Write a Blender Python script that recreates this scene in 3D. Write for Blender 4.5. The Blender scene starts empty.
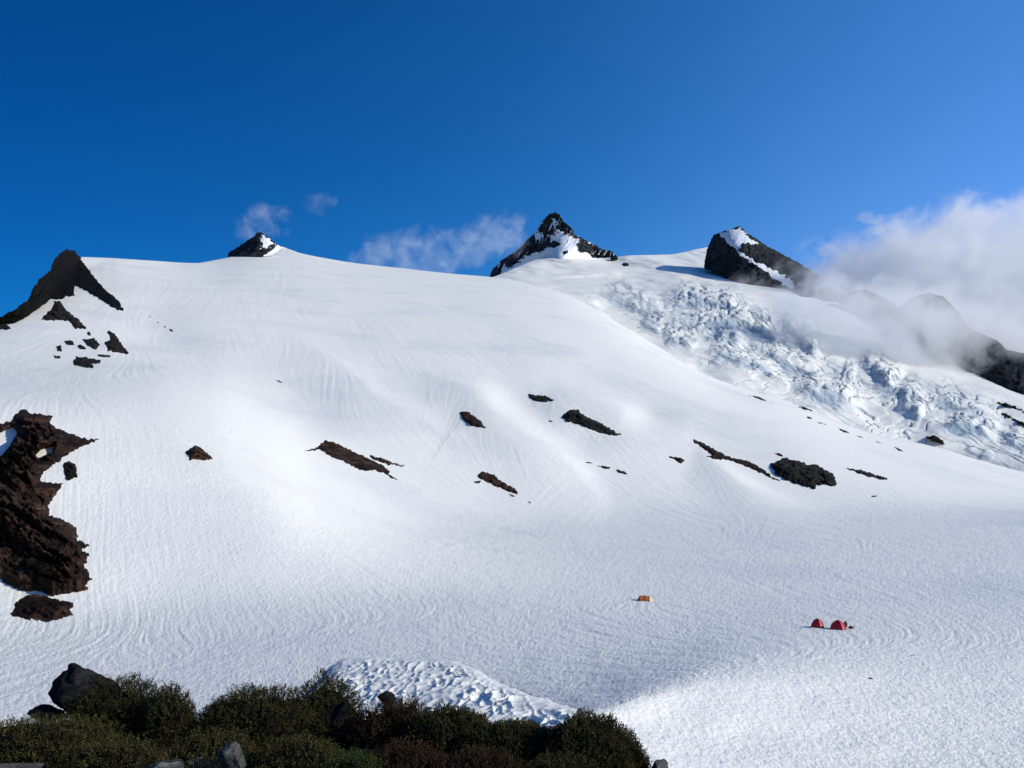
import bpy, math, random
import numpy as np
from mathutils import Vector
from mathutils.geometry import delaunay_2d_cdt

S = bpy.context.scene
COL = S.collection
random.seed(7)
RNG = np.random.default_rng(11)

# ------------------------------------------------------------------ camera model
F = 773.5                      # focal length in pixels of a 1024 wide frame (a phone's main camera)
PITCH = math.atan(0.1112)      # looking a little uphill
CP, SP = math.cos(PITCH), math.sin(PITCH)

def UW(px, py):
    a = (np.asarray(px, float) - 512) / F
    b = (384 - np.asarray(py, float)) / F
    y = CP - b * SP
    return a / y, (SP + b * CP) / y

def P3(px, py, D):
    u, w = UW(px, py)
    D = np.asarray(D, float)
    return np.stack([u * D, D + 0 * u, w * D], -1)

# ------------------------------------------------------------------ numpy noise
def _h(ix, iy, iz):
    n = (ix * 374761393 + iy * 668265263 + iz * 2147483647) & 0xFFFFFFFF
    n = ((n ^ (n >> 13)) * 1274126177) & 0xFFFFFFFF
    n = ((n ^ (n >> 16)) * 2246822519) & 0xFFFFFFFF
    return ((n ^ (n >> 15)) & 0xFFFFFF) / float(0xFFFFFF)

def noise(x, y, z=0.0):
    x, y, z = np.broadcast_arrays(np.asarray(x, float), np.asarray(y, float), np.asarray(z, float))
    ix, iy, iz = (np.floor(v).astype(np.int64) for v in (x, y, z))
    fx, fy, fz = x - ix, y - iy, z - iz
    sx, sy, sz = (v * v * v * (v * (v * 6 - 15) + 10) for v in (fx, fy, fz))
    r = 0
    for dx in (0, 1):
        for dy in (0, 1):
            for dz in (0, 1):
                a = _h(ix + dx, iy + dy, iz + dz) * 6.28318
                c = _h(ix + dx + 57, iy + dy + 131, iz + dz + 17) * 2 - 1
                s = np.sqrt(1 - c * c)
                g = s * np.cos(a) * (fx - dx) + s * np.sin(a) * (fy - dy) + c * (fz - dz)
                r = r + g * (sx if dx else 1 - sx) * (sy if dy else 1 - sy) * (sz if dz else 1 - sz)
    return r * 1.5

def fbm(x, y, z=0.0, o=4, g=0.5, l=2.03):
    r, a, f = 0, 1.0, 1.0
    for k in range(o):
        r = r + a * noise(np.asarray(x) * f + 19.1 * k, np.asarray(y) * f + 7.7 * k, np.asarray(z) * f + 3.3 * k)
        a *= g; f *= l
    return r

def ridged(x, y, z=0.0, o=4):
    r, a, f = 0, 1.0, 1.0
    for k in range(o):
        r = r + a * (1 - 2 * np.abs(noise(np.asarray(x) * f + 31.7 * k, np.asarray(y) * f, np.asarray(z) * f + 9.1 * k)))
        a *= 0.5; f *= 2.1
    return r

def facets(x, y, z, seed=0.0):
    """broken rock: every cell of a Worley pattern is one tilted plane"""
    ix, iy, iz = (np.floor(v).astype(np.int64) for v in (x, y, z))
    best = np.full(x.shape, 9.0); out = np.zeros(x.shape); s = int(seed * 10)
    for a in (-1, 0, 1):
        for b in (-1, 0, 1):
            for c in (-1, 0, 1):
                cx, cy, cz = ix + a, iy + b, iz + c
                px_, py_, pz_ = cx + _h(cx, cy, cz + s), cy + _h(cx, cy, cz + s + 11), cz + _h(cx, cy, cz + s + 23)
                d = (x - px_) ** 2 + (y - py_) ** 2 + (z - pz_) ** 2
                t = (_h(cx, cy, cz + s + 31) - 0.5) * (x - px_) + (_h(cx, cy, cz + s + 43) - 0.5) * (z - pz_)
                v = _h(cx, cy, cz + s + 57) - 0.5 + 1.5 * t
                m = d < best
                out = np.where(m, v, out); best = np.where(m, d, best)
    return out

def sig(x): return 1 / (1 + np.exp(-np.clip(x, -40, 40)))
def smax(a, b, k): return 0.5 * (a + b + np.sqrt((a - b) ** 2 + k * k))
def smin(a, b, k): return 0.5 * (a + b - np.sqrt((a - b) ** 2 + k * k))

def curve(pts):
    """smooth (monotone cubic) curve through control points"""
    x = np.array([p[0] for p in pts], float); y = np.array([p[1] for p in pts], float)
    d = np.diff(y) / np.diff(x); m = np.zeros_like(y)
    m[0], m[-1] = d[0], d[-1]
    for i in range(1, len(x) - 1):
        m[i] = 0 if d[i - 1] * d[i] <= 0 else 2 * d[i - 1] * d[i] / (d[i - 1] + d[i])
    def f(q):
        q = np.clip(np.asarray(q, float), x[0], x[-1])
        i = np.clip(np.searchsorted(x, q) - 1, 0, len(x) - 2)
        h = x[i + 1] - x[i]; t = (q - x[i]) / h
        return (y[i] * (1 + 2 * t) * (1 - t) ** 2 + m[i] * h * t * (1 - t) ** 2 +
                y[i + 1] * t * t * (3 - 2 * t) - m[i + 1] * h * t * t * (1 - t))
    return f

# ------------------------------------------------------------------ object helpers
def make_mesh(name, V, faces, mat, parent=None, smooth=True, attrs=None):
    me = bpy.data.meshes.new(name)
    V = np.asarray(V, np.float32)
    me.vertices.add(len(V)); me.vertices.foreach_set('co', V.ravel())
    if isinstance(faces, np.ndarray):
        n, k = faces.shape
        me.loops.add(n * k); me.polygons.add(n)
        me.loops.foreach_set('vertex_index', faces.astype(np.int32).ravel())
        me.polygons.foreach_set('loop_start', np.arange(0, n * k, k, dtype=np.int32))
        me.polygons.foreach_set('loop_total', np.full(n, k, dtype=np.int32))
    else:
        tot = [len(f) for f in faces]
        me.loops.add(sum(tot)); me.polygons.add(len(faces))
        me.loops.foreach_set('vertex_index', np.array([i for f in faces for i in f], np.int32))
        me.polygons.foreach_set('loop_start', np.concatenate([[0], np.cumsum(tot)[:-1]]).astype(np.int32))
        me.polygons.foreach_set('loop_total', np.array(tot, np.int32))
    me.update(calc_edges=True); me.validate()
    if smooth:
        me.polygons.foreach_set('use_smooth', np.ones(len(me.polygons), bool))
    for k, v in (attrs or {}).items():
        a = me.attributes.new(k, 'FLOAT', 'POINT')
        a.data.foreach_set('value', np.asarray(v, np.float32).ravel())
    me.materials.append(mat)
    o = bpy.data.objects.new(name, me); COL.objects.link(o)
    if parent: o.parent = parent
    return o

def grid_faces(nr, nc):
    i = np.arange(nr * nc).reshape(nr, nc)
    return np.stack([i[:-1, :-1], i[1:, :-1], i[1:, 1:], i[:-1, 1:]], -1).reshape(-1, 4)

def thing(name, label, cat, loc=(0, 0, 0), rz=0.0, group=None):
    o = bpy.data.objects.new(name, None); COL.objects.link(o)
    o.empty_display_size = 0.3
    o.location = loc; o.rotation_euler = (0, 0, rz)
    return tag(o, label, cat, group)

def tag(o, label, cat, group=None):
    o['label'] = label; o['category'] = cat
    if group: o['group'] = group
    return o

def origin_to(o, c):
    """move the object's origin to c without moving its mesh"""
    c = np.asarray(c, float)
    me = o.data; n = len(me.vertices); v = np.empty(n * 3, np.float32)
    me.vertices.foreach_get('co', v); v = v.reshape(-1, 3) - c.astype(np.float32)
    me.vertices.foreach_set('co', v.ravel()); me.update(); o.location = c

# ------------------------------------------------------------------ materials
def new_mat(name):
    m = bpy.data.materials.new(name); m.use_nodes = True
    nt = m.node_tree; nt.nodes.clear()
    out = nt.nodes.new('ShaderNodeOutputMaterial')
    return m, nt, out

def N(nt, t, **kw):
    n = nt.nodes.new(t)
    for k, v in kw.items():
        if k.startswith('i_'): n.inputs[k[2:].replace('_', ' ')].default_value = v
        else: setattr(n, k, v)
    return n

def noise_node(nt, vec, scale, detail=4, rough=0.5, dist=0.0):
    n = N(nt, 'ShaderNodeTexNoise')
    n.inputs['Scale'].default_value = scale; n.inputs['Detail'].default_value = detail
    n.inputs['Roughness'].default_value = rough; n.inputs['Distortion'].default_value = dist
    nt.links.new(vec, n.inputs['Vector']); return n

def ramp(nt, fac, stops):
    r = N(nt, 'ShaderNodeValToRGB'); e = r.color_ramp.elements
    while len(e) < len(stops): e.new(0.5)
    for k, (p, c) in enumerate(stops):
        e[k].position = p; e[k].color = (*c, 1)
    nt.links.new(fac, r.inputs[0]); return r

def mixc(nt, fac, a, b, blend='MIX'):
    m = N(nt, 'ShaderNodeMix', data_type='RGBA', blend_type=blend)
    for s, v in ((0, fac), (6, a), (7, b)):
        if hasattr(v, 'is_output'): nt.links.new(v, m.inputs[s])
        elif s == 0: m.inputs[0].default_value = v
        else: m.inputs[s].default_value = (*v, 1)
    return m.outputs[2]

def mathn(nt, op, a, b=0.0, clamp=False):
    m = N(nt, 'ShaderNodeMath', operation=op, use_clamp=clamp)
    for s, v in ((0, a), (1, b)):
        if hasattr(v, 'is_output'): nt.links.new(v, m.inputs[s])
        else: m.inputs[s].default_value = v
    return m.outputs[0]

def principled(nt, out, rough=0.6, spec=0.3):
    b = N(nt, 'ShaderNodeBsdfPrincipled')
    b.inputs['Roughness'].default_value = rough
    b.inputs['Specular IOR Level'].default_value = spec
    nt.links.new(b.outputs[0], out.inputs['Surface']); return b

def bump(nt, height, strength, dist, nrm=None):
    b = N(nt, 'ShaderNodeBump'); b.inputs['Strength'].default_value = strength
    b.inputs['Distance'].default_value = dist
    nt.links.new(height, b.inputs['Height'])
    if nrm is not None: nt.links.new(nrm, b.inputs['Normal'])
    return b.outputs[0]

def objcoord(nt):
    g = N(nt, 'ShaderNodeNewGeometry'); return g.outputs['Position']

def mat_snow(name, fine=0.5, bumps=((3.0, 0.10, 0.8), (0.35, 0.5, 0.35)), ice=False):
    m, nt, out = new_mat(name)
    p = objcoord(nt)
    b = principled(nt, out, 0.62, 0.25)
    n1 = noise_node(nt, p, 0.012, 5, 0.6)
    c = ramp(nt, n1.outputs[0], [(0.3, (0.745, 0.735, 0.695)), (0.5, (0.865, 0.85, 0.762)), (0.75, (0.86, 0.838, 0.755))]).outputs[0]
    n2 = noise_node(nt, p, 1.7, 3, 0.7)
    c = mixc(nt, ramp(nt, n2.outputs[0], [(0.45, (0, 0, 0)), (0.8, (0.35, 0.35, 0.35))]).outputs[0], c, (0.69, 0.705, 0.685))
    if ice:
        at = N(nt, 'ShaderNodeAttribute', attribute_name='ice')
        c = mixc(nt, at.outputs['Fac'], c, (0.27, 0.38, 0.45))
        at2 = N(nt, 'ShaderNodeAttribute', attribute_name='dirt_crack_shade')
        c = mixc(nt, at2.outputs['Fac'], c, (0.13, 0.18, 0.225))  # dark blue for dirty specks and for shade painted into the cracks
    nt.links.new(c, b.inputs['Base Color'])
    nrm = None
    for sc, dist, st in bumps:
        nn = noise_node(nt, p, sc, 3, 0.62)
        nrm = bump(nt, nn.outputs[0], st, dist, nrm)
    if nrm is not None: nt.links.new(nrm, b.inputs['Normal'])
    return m

def mat_rock(name, dark, mid, light, scale=0.05, snow=False, bump_d=1.5, rough=0.85):
    m, nt, out = new_mat(name)
    p = objcoord(nt)
    b = principled(nt, out, rough, 0.06)
    mp = N(nt, 'ShaderNodeMapping'); mp.inputs['Rotation'].default_value = (0.3, 0.6, 0.2)
    mp.inputs['Scale'].default_value = (1, 1, 4.2)
    nt.links.new(p, mp.inputs[0]); q = mp.outputs[0]
    n1 = noise_node(nt, q, scale, 8, 0.68, 0.6)
    c = ramp(nt, n1.outputs[0], [(0.32, dark), (0.52, mid), (0.72, light)]).outputs[0]
    n3 = noise_node(nt, p, scale * 0.35, 3, 0.5)
    c = mixc(nt, ramp(nt, n3.outputs[0], [(0.4, (0, 0, 0)), (0.65, (0.6, 0.6, 0.6))]).outputs[0], c, dark)
    if snow:
        at = N(nt, 'ShaderNodeAttribute', attribute_name='snow')
        n4 = noise_node(nt, p, scale * 3, 5, 0.7)
        f = mathn(nt, 'ADD', at.outputs['Fac'], mathn(nt, 'MULTIPLY', mathn(nt, 'SUBTRACT', n4.outputs[0], 0.5), 0.9))
        f = ramp(nt, f, [(0.46, (0, 0, 0)), (0.54, (1, 1, 1))]).outputs[0]
        c = mixc(nt, f, c, (0.82, 0.85, 0.88))
    nt.links.new(c, b.inputs['Base Color'])
    n2 = noise_node(nt, q, scale * 2.2, 9, 0.72, 0.4)
    nrm = bump(nt, n2.outputs[0], 0.9, bump_d)
    nt.links.new(nrm, b.inputs['Normal'])
    return m

M_SNOW = mat_snow('snow', bumps=((5.0, 0.05, 0.8), (2.2, 0.15, 0.9), (0.45, 0.3, 0.5)))
M_SNOW_NEAR = mat_snow('suncup_snow', bumps=((14.0, 0.012, 0.5),))
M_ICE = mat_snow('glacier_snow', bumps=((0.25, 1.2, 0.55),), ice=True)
M_ROCK_DARK = mat_rock('dark_rock', (0.003, 0.003, 0.0035), (0.009, 0.0085, 0.008), (0.032, 0.029, 0.026), 0.16, True, 3.0)
M_ROCK_PEAK = mat_rock('summit_rock', (0.011, 0.013, 0.016), (0.033, 0.037, 0.041), (0.085, 0.087, 0.088), 0.03, True, 6.0)
M_ROCK_BROWN = mat_rock('brown_rock', (0.006, 0.005, 0.005), (0.034, 0.021, 0.015), (0.17, 0.086, 0.05), 0.22, False, 0.55)
M_ROCK_GREY = mat_rock('slate_rock', (0.008, 0.0075, 0.007), (0.025, 0.022, 0.018), (0.09, 0.074, 0.056), 0.25, False, 0.8)

# ------------------------------------------------------------------ main snow slope
CREST = curve([(-900, 640), (-400, 520), (-150, 400), (-60, 350), (0, 321), (30, 311), (50, 297), (62, 286), (74, 270), (82, 257), (100, 257.5),
               (150, 260.5), (195, 263), (215, 260), (228, 257.5), (255, 251), (268, 246.5), (280, 246.5), (290, 249.5),
               (300, 253), (330, 259), (355, 263), (400, 268), (450, 273.5), (480, 276), (510, 279), (540, 284), (555, 289),
               (591, 303), (608.6, 317), (636.5, 333.5), (662, 349), (692, 368), (718, 379.5), (748, 390), (780, 399.5), (828, 417.5),
               (875, 434), (923, 444), (947, 450.5), (982, 461), (1024, 473), (1100, 492), (1424, 560), (1900, 640)])
SHOULDER = curve([(-900, 430), (-400, 400), (0, 384), (90, 386), (150, 392), (210, 411), (260, 443), (320, 490), (400, 535), (520, 580), (700, 640)])
GULLY = curve([(560, 880), (590, 842), (610, 815), (628, 790), (641, 764), (659, 724), (680, 672), (692, 638), (709, 600), (740, 545), (905, 420)])

# rolls of the snow surface: (line, height, width on the sunny side, width on the other)
ROLLS = [([(110, 390), (150, 391), (182, 401), (209, 419), (244, 442), (283, 468), (330, 489), (369, 509), (420, 530)], 0.020, 11, 40),
         ([(228, 308), (267, 324), (314, 355), (353, 380), (377, 398), (424, 427), (470, 454), (510, 478)], 0.026, 15, 46),
         ([(410, 376), (439, 383), (470, 395), (494, 414), (529, 438), (568, 469), (595, 502), (615, 516)], 0.042, 15, 42),
         ([(540, 388), (564, 395), (603, 407), (634, 422), (673, 436), (720, 452)], 0.028, 12, 30),
         ([(690, 420), (750, 434), (800, 446), (860, 462), (930, 486), (1000, 506)], 0.022, 12, 30),
         ([(690, 452), (712, 465), (751, 492), (795, 508), (850, 516)], 0.026, 9, 26),
         ([(150, 290), (190, 300), (240, 312), (300, 338)], 0.014, 16, 34),
         ([(430, 292), (500, 318), (570, 350), (640, 386)], 0.016, 20, 46),
         ([(480, 376), (505, 398), (535, 414), (568, 446)], -0.020, 16, 16),
         ([(620, 408), (650, 418), (690, 428)], -0.018, 12, 12),
         ([(100, 330), (165, 342), (240, 362)], -0.024, 20, 20)]

def line_bump(px, py, pts, wr, wl):
    """a swell along a line, steeper on its upper right side, dying out towards both ends"""
    P = np.array(pts, float)
    Q = np.concatenate([2 * P[:1] - P[1:2], P, 2 * P[-1:] - P[-2:-1]])
    S_ = []
    for k in range(len(P) - 1):
        a, b, c, e = Q[k:k + 4]
        for t in np.arange(0, 1, 0.25):
            S_.append(0.5 * (2 * b + (c - a) * t + (2 * a - 5 * b + 4 * c - e) * t * t + (3 * b - a - 3 * c + e) * t ** 3))
    S_.append(P[-1])
    R_ = 2.6 * max(wr, wl)
    out = np.zeros(px.shape)
    near = (px > P[:, 0].min() - R_) & (px < P[:, 0].max() + R_) & (py > P[:, 1].min() - R_) & (py < P[:, 1].max() + R_)
    if not near.any(): return out
    px, py = px[near], py[near]
    d = np.full(px.shape, 1e9); at = np.zeros(px.shape); cr = np.zeros(px.shape)
    n = len(S_) - 1
    for k in range(n):
        (x1, y1), (x2, y2) = S_[k], S_[k + 1]
        dx, dy = x2 - x1, y2 - y1; l2 = dx * dx + dy * dy
        t = np.clip(((px - x1) * dx + (py - y1) * dy) / l2, 0, 1)
        e = np.hypot(px - x1 - t * dx, py - y1 - t * dy); c = e < d
        at = np.where(c, (k + t) / n, at); cr = np.where(c, (dx * (py - y1) - dy * (px - x1)) / math.sqrt(l2), cr); d = np.minimum(d, e)
    w = np.clip(np.minimum(at, 1 - at) / 0.5, 0, 1)
    wd = wl + (wr - wl) * sig(-cr / 3)
    out[near] = np.exp(-(d / wd) ** 2) * w * w * (3 - 2 * w)
    return out

def q_main(px, py):
    px, py = np.broadcast_arrays(np.asarray(px, float), np.asarray(py, float))
    u, w = UW(px, py)
    # basin floor with a rounded swell: its near side turns to the left, away from the sun
    s = px - GULLY(py)
    amp = sig((py - 632) / 18) * 6.4
    soft = 0.09 + 0.6 * sig((660 - py) / 14)
    s = s + 9 * noise(py / 30 + 0.3, px / 70, 2.0)
    prof = np.exp(smin(s / 150, -s / 420, soft))
    fl = -w / (20 - amp * prof)
    s1 = (0.36 - 0.15 * u - w) / 120.5
    s2 = (0.31 - 0.10 * u - w) / 86
    sl = smin(s1, s2, 0.0003)
    q = smax(fl, sl, 0.0007)
    L = (0.35 - 0.20 * u - w) / 67.7
    q = q + sig((py - SHOULDER(px)) / (8 + 10 * sig((px - 190) / 40))) * (smax(q, L, 0.0009) - q)
    c = sum(CREST(px + o) for o in (-36, -24, -12, 0, 12, 24, 36)) / 7
    q = np.maximum(q, 1 / 1900)
    x0, y0 = u / q, 1 / q
    far = sig((y0 - 230) / 40)
    # drapes of snow running down the fall line
    a, b = 0.8 * x0 + 0.6 * y0, -0.6 * x0 + 0.8 * y0
    und = far * 0.016 * fbm(x0 / 105, y0 / 190, 3.1, 2, 0.35) \
        + (1 - far) * 0.007 * fbm(x0 / 30, y0 / 40, 5.5, 2)
    und = und + 0.010 * sig((px - 720) / 45) * np.exp(-((py - 516 - 0.006 * (px - 800)) / 4.0) ** 2)
    for pts, A, wr, wl in ROLLS:
        und = und + 1.15 * A * line_bump(px, py, pts, wr, wl)
    q = q * (1 + und)
    q = q * (1 - (0.05 + 0.25 * sig((px - 160) / 22)) * np.exp(-np.maximum(py - c, 0) / 14))
    return q

def D_main(px, py): return 1 / q_main(px, py)

def lic(vx, vy, n, L, seed, blur=1):
    """smear white noise along the flow (vx, vy): runnels that follow the fall line"""
    r = np.random.default_rng(seed)
    nz = r.standard_normal(vx.shape)
    for _ in range(blur):
        nz = (nz + np.roll(nz, 1, 0) + np.roll(nz, 1, 1) + np.roll(nz, (1, 1), (0, 1))) / 2.0
    H, W = vx.shape
    acc = nz.copy(); I, J = np.mgrid[0:H, 0:W].astype(float)
    for sgn in (1, -1):
        pi, pj = I.copy(), J.copy()
        for k in range(L):
            ii = np.clip(pi.round().astype(int), 0, H - 1); jj = np.clip(pj.round().astype(int), 0, W - 1)
            pi += sgn * vy[ii, jj]; pj += sgn * vx[ii, jj]
            ii = np.clip(pi.round().astype(int), 0, H - 1); jj = np.clip(pj.round().astype(int), 0, W - 1)
            acc += nz[ii, jj]
    return acc / acc.std()

def main_snow():
    px = np.concatenate([np.linspace(-900, -130, 120)[:-1], np.arange(-130, 1155, 1.15), np.linspace(1155, 1900, 120)[1:]])
    nr = 560
    t = np.linspace(0, 1, nr)
    c = CREST(px)
    bottom = 940.0
    py = c[None] + (bottom - c)[None] * t[:, None]
    PX = np.broadcast_to(px[None], py.shape)
    D = D_main(PX, py)
    V = P3(PX, py, D)
    Z = V[..., 2]
    # fall line in grid coordinates
    Xi, Xj = np.gradient(V[..., 0]); Yi, Yj = np.gradient(V[..., 1]); Zi, Zj = np.gradient(Z)
    g11 = Xi * Xi + Yi * Yi; g12 = Xi * Xj + Yi * Yj; g22 = Xj * Xj + Yj * Yj
    det = g11 * g22 - g12 * g12 + 1e-12
    vi = -(g22 * Zi - g12 * Zj) / det; vj = -(-g12 * Zi + g11 * Zj) / det
    L = np.sqrt(vi * vi + vj * vj) + 1e-9
    r1 = lic(vj / L, vi / L, 1, 15, 3, 1)
    r2 = lic(vj / L, vi / L, 1, 5, 4, 1)
    r0 = np.random.default_rng(9).standard_normal(D.shape)
    pxm = D / F                                     # metres per pixel here
    patch = 0.55 + 0.45 * np.clip(fbm(V[..., 0] / 60, V[..., 1] / 90, 2.2, 3) * 1.6 + 0.3, -1, 1)
    near = 1 / (1 + (D / 230) ** 2)
    steep = np.sqrt(np.maximum((g22 * Zi * Zi - 2 * g12 * Zi * Zj + g11 * Zj * Zj) / det, 0))
    amp = pxm * (0.42 * near * (0.32 + 0.68 / (1 + (steep / 0.22) ** 4)) + 0.045)
    r1 = r1 * (1 - 0.72 * sig((V[..., 0] - 14) / 6) * sig((py - 500) / 15))
    edge = np.clip((py - c[None]) / 25, 0, 1)
    V[..., 2] += amp * edge * (r1 * patch * 0.9 + 0.22 * r2 + 0.30 * r0 / (1 + (D / 400) ** 2))
    # the far side of the crest, rolling away out of sight
    back = []
    for k in range(1, 15):
        Dk = D[0] * (1 + 0.022 * k ** 1.35)
        back.append(P3(px, c + 0.35 * k ** 1.9, Dk))
    V = np.concatenate([np.stack(back[::-1]), V], 0)
    o = make_mesh('snow_slope', V.reshape(-1, 3), grid_faces(*V.shape[:2])[:, ::-1], M_SNOW)
    o['kind'] = 'structure'
    return o

main_snow()

# ------------------------------------------------------------------ glacier behind
GCREST = curve([(300, 330), (400, 300), (440, 290), (490, 278), (520, 266), (548, 255), (565, 250), (590, 254), (612, 257.5), (628, 255.5), (645, 255),
                (668, 254.5), (700, 248.5), (716, 246), (735, 255), (770, 272), (800, 288), (850, 302), (900, 320), (960, 346), (1024, 372), (1250, 440), (1700, 560)])

def q_glac(px, py):
    u, w = UW(px, py)
    q = (0.4254 - 0.10 * u - w) / 353
    # the saddle below the summit lies behind a nearer snow roll
    roll = sig((py - (283 + 0.03 * (px - 560))) / 4)
    q = q * (0.86 + 0.14 * roll)
    sh = sig((px - 622 - (py - 255) * 1.3) / 10) * sig((300 - py) / 8)
    q = q * (1 + 0.05 * sh)
    q = q * (1 - 0.065 * sig((px - 800) / 30) * np.exp(-np.maximum(CREST(px) - py, 0) / 26))
    x0, y0 = u / q, 1 / q
    q = q * (1 + 0.03 * fbm(x0 / 210, y0 / 300, 4.4, 3))
    c = GCREST(px)
    return q * (1 - 0.06 * np.exp(-np.maximum(py - c, 0) / 7))

def in_poly(px, py, poly):
    px, py = np.asarray(px, float), np.asarray(py, float)
    r = np.zeros(np.broadcast(px, py).shape, bool)
    n = len(poly)
    for i in range(n):
        x1, y1 = poly[i]; x2, y2 = poly[(i + 1) % n]
        if y1 == y2: continue
        cnd = ((y1 > py) != (y2 > py)) & (px < (x2 - x1) * (py - y1) / (y2 - y1) + x1)
        r ^= cnd
    return r

def poly_dist(px, py, poly):
    px, py = np.asarray(px, float), np.asarray(py, float)
    d = np.full(np.broadcast(px, py).shape, 1e9)
    n = len(poly)
    for i in range(n):
        x1, y1 = poly[i]; x2, y2 = poly[(i + 1) % n]
        dx, dy = x2 - x1, y2 - y1
        t = np.clip(((px - x1) * dx + (py - y1) * dy) / (dx * dx + dy * dy + 1e-9), 0, 1)
        d = np.minimum(d, np.hypot(px - x1 - t * dx, py - y1 - t * dy))
    return d

ICEFALL = [(585, 296), (640, 294), (690, 290), (735, 297), (775, 320), (800, 338), (840, 352), (872, 372), (905, 384), (960, 400), (1040, 420), (1120, 450),
           (1120, 520), (1024, 480), (940, 450), (860, 430), (790, 404), (740, 388), (690, 362), (640, 332), (600, 310)]

WALLS = [([(598, 292), (618, 299), (632, 303), (658, 318)], 4), ([(664, 309), (686, 304), (706, 305), (727, 309), (746, 320)], 16),
         ([(684, 334), (706, 327), (724, 325), (748, 326), (768, 337), (785, 357)], 16), ([(778, 325), (794, 334), (809, 349), (818, 361)], 18),
         ([(664, 344), (680, 340), (694, 351)], 9), ([(716, 344), (730, 339), (741, 348)], 10), ([(708, 354), (724, 359), (742, 367), (765, 370), (776, 377)], 10),
         ([(790, 386), (815, 393), (838, 396), (858, 406)], 11), ([(855, 364), (873, 370), (885, 382), (893, 390)], 16), ([(897, 407), (913, 410), (922, 419)], 10),
         ([(944, 430), (963, 431), (978, 432), (996, 439)], 10), ([(840, 379), (854, 383)], 6), ([(872, 389), (899, 394), (924, 401)], 7),
         ([(920, 395), (947, 403), (966, 410), (1000, 418)], 6), ([(760, 352), (790, 366), (820, 374)], 8), ([(640, 322), (662, 332)], 6), ([(1000, 440), (1030, 448), (1070, 455)], 9)]

def wall_field(px, py, pts):
    d = np.full(px.shape, 1e9); sgn = np.zeros(px.shape); at = np.zeros(px.shape)
    n = len(pts) - 1
    for k, ((x1, y1), (x2, y2)) in enumerate(zip(pts[:-1], pts[1:])):
        dx, dy = x2 - x1, y2 - y1
        t = np.clip(((px - x1) * dx + (py - y1) * dy) / (dx * dx + dy * dy), 0, 1)
        e = np.hypot(px - x1 - t * dx, py - y1 - t * dy); c = e < d
        sgn = np.where(c, np.sign(dx * (py - y1) - dy * (px - x1)), sgn); at = np.where(c, (k + t) / n, at); d = np.minimum(d, e)
    w = np.clip(np.minimum(at, 1 - at) / 0.25, 0, 1)
    return d * sgn, w

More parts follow.
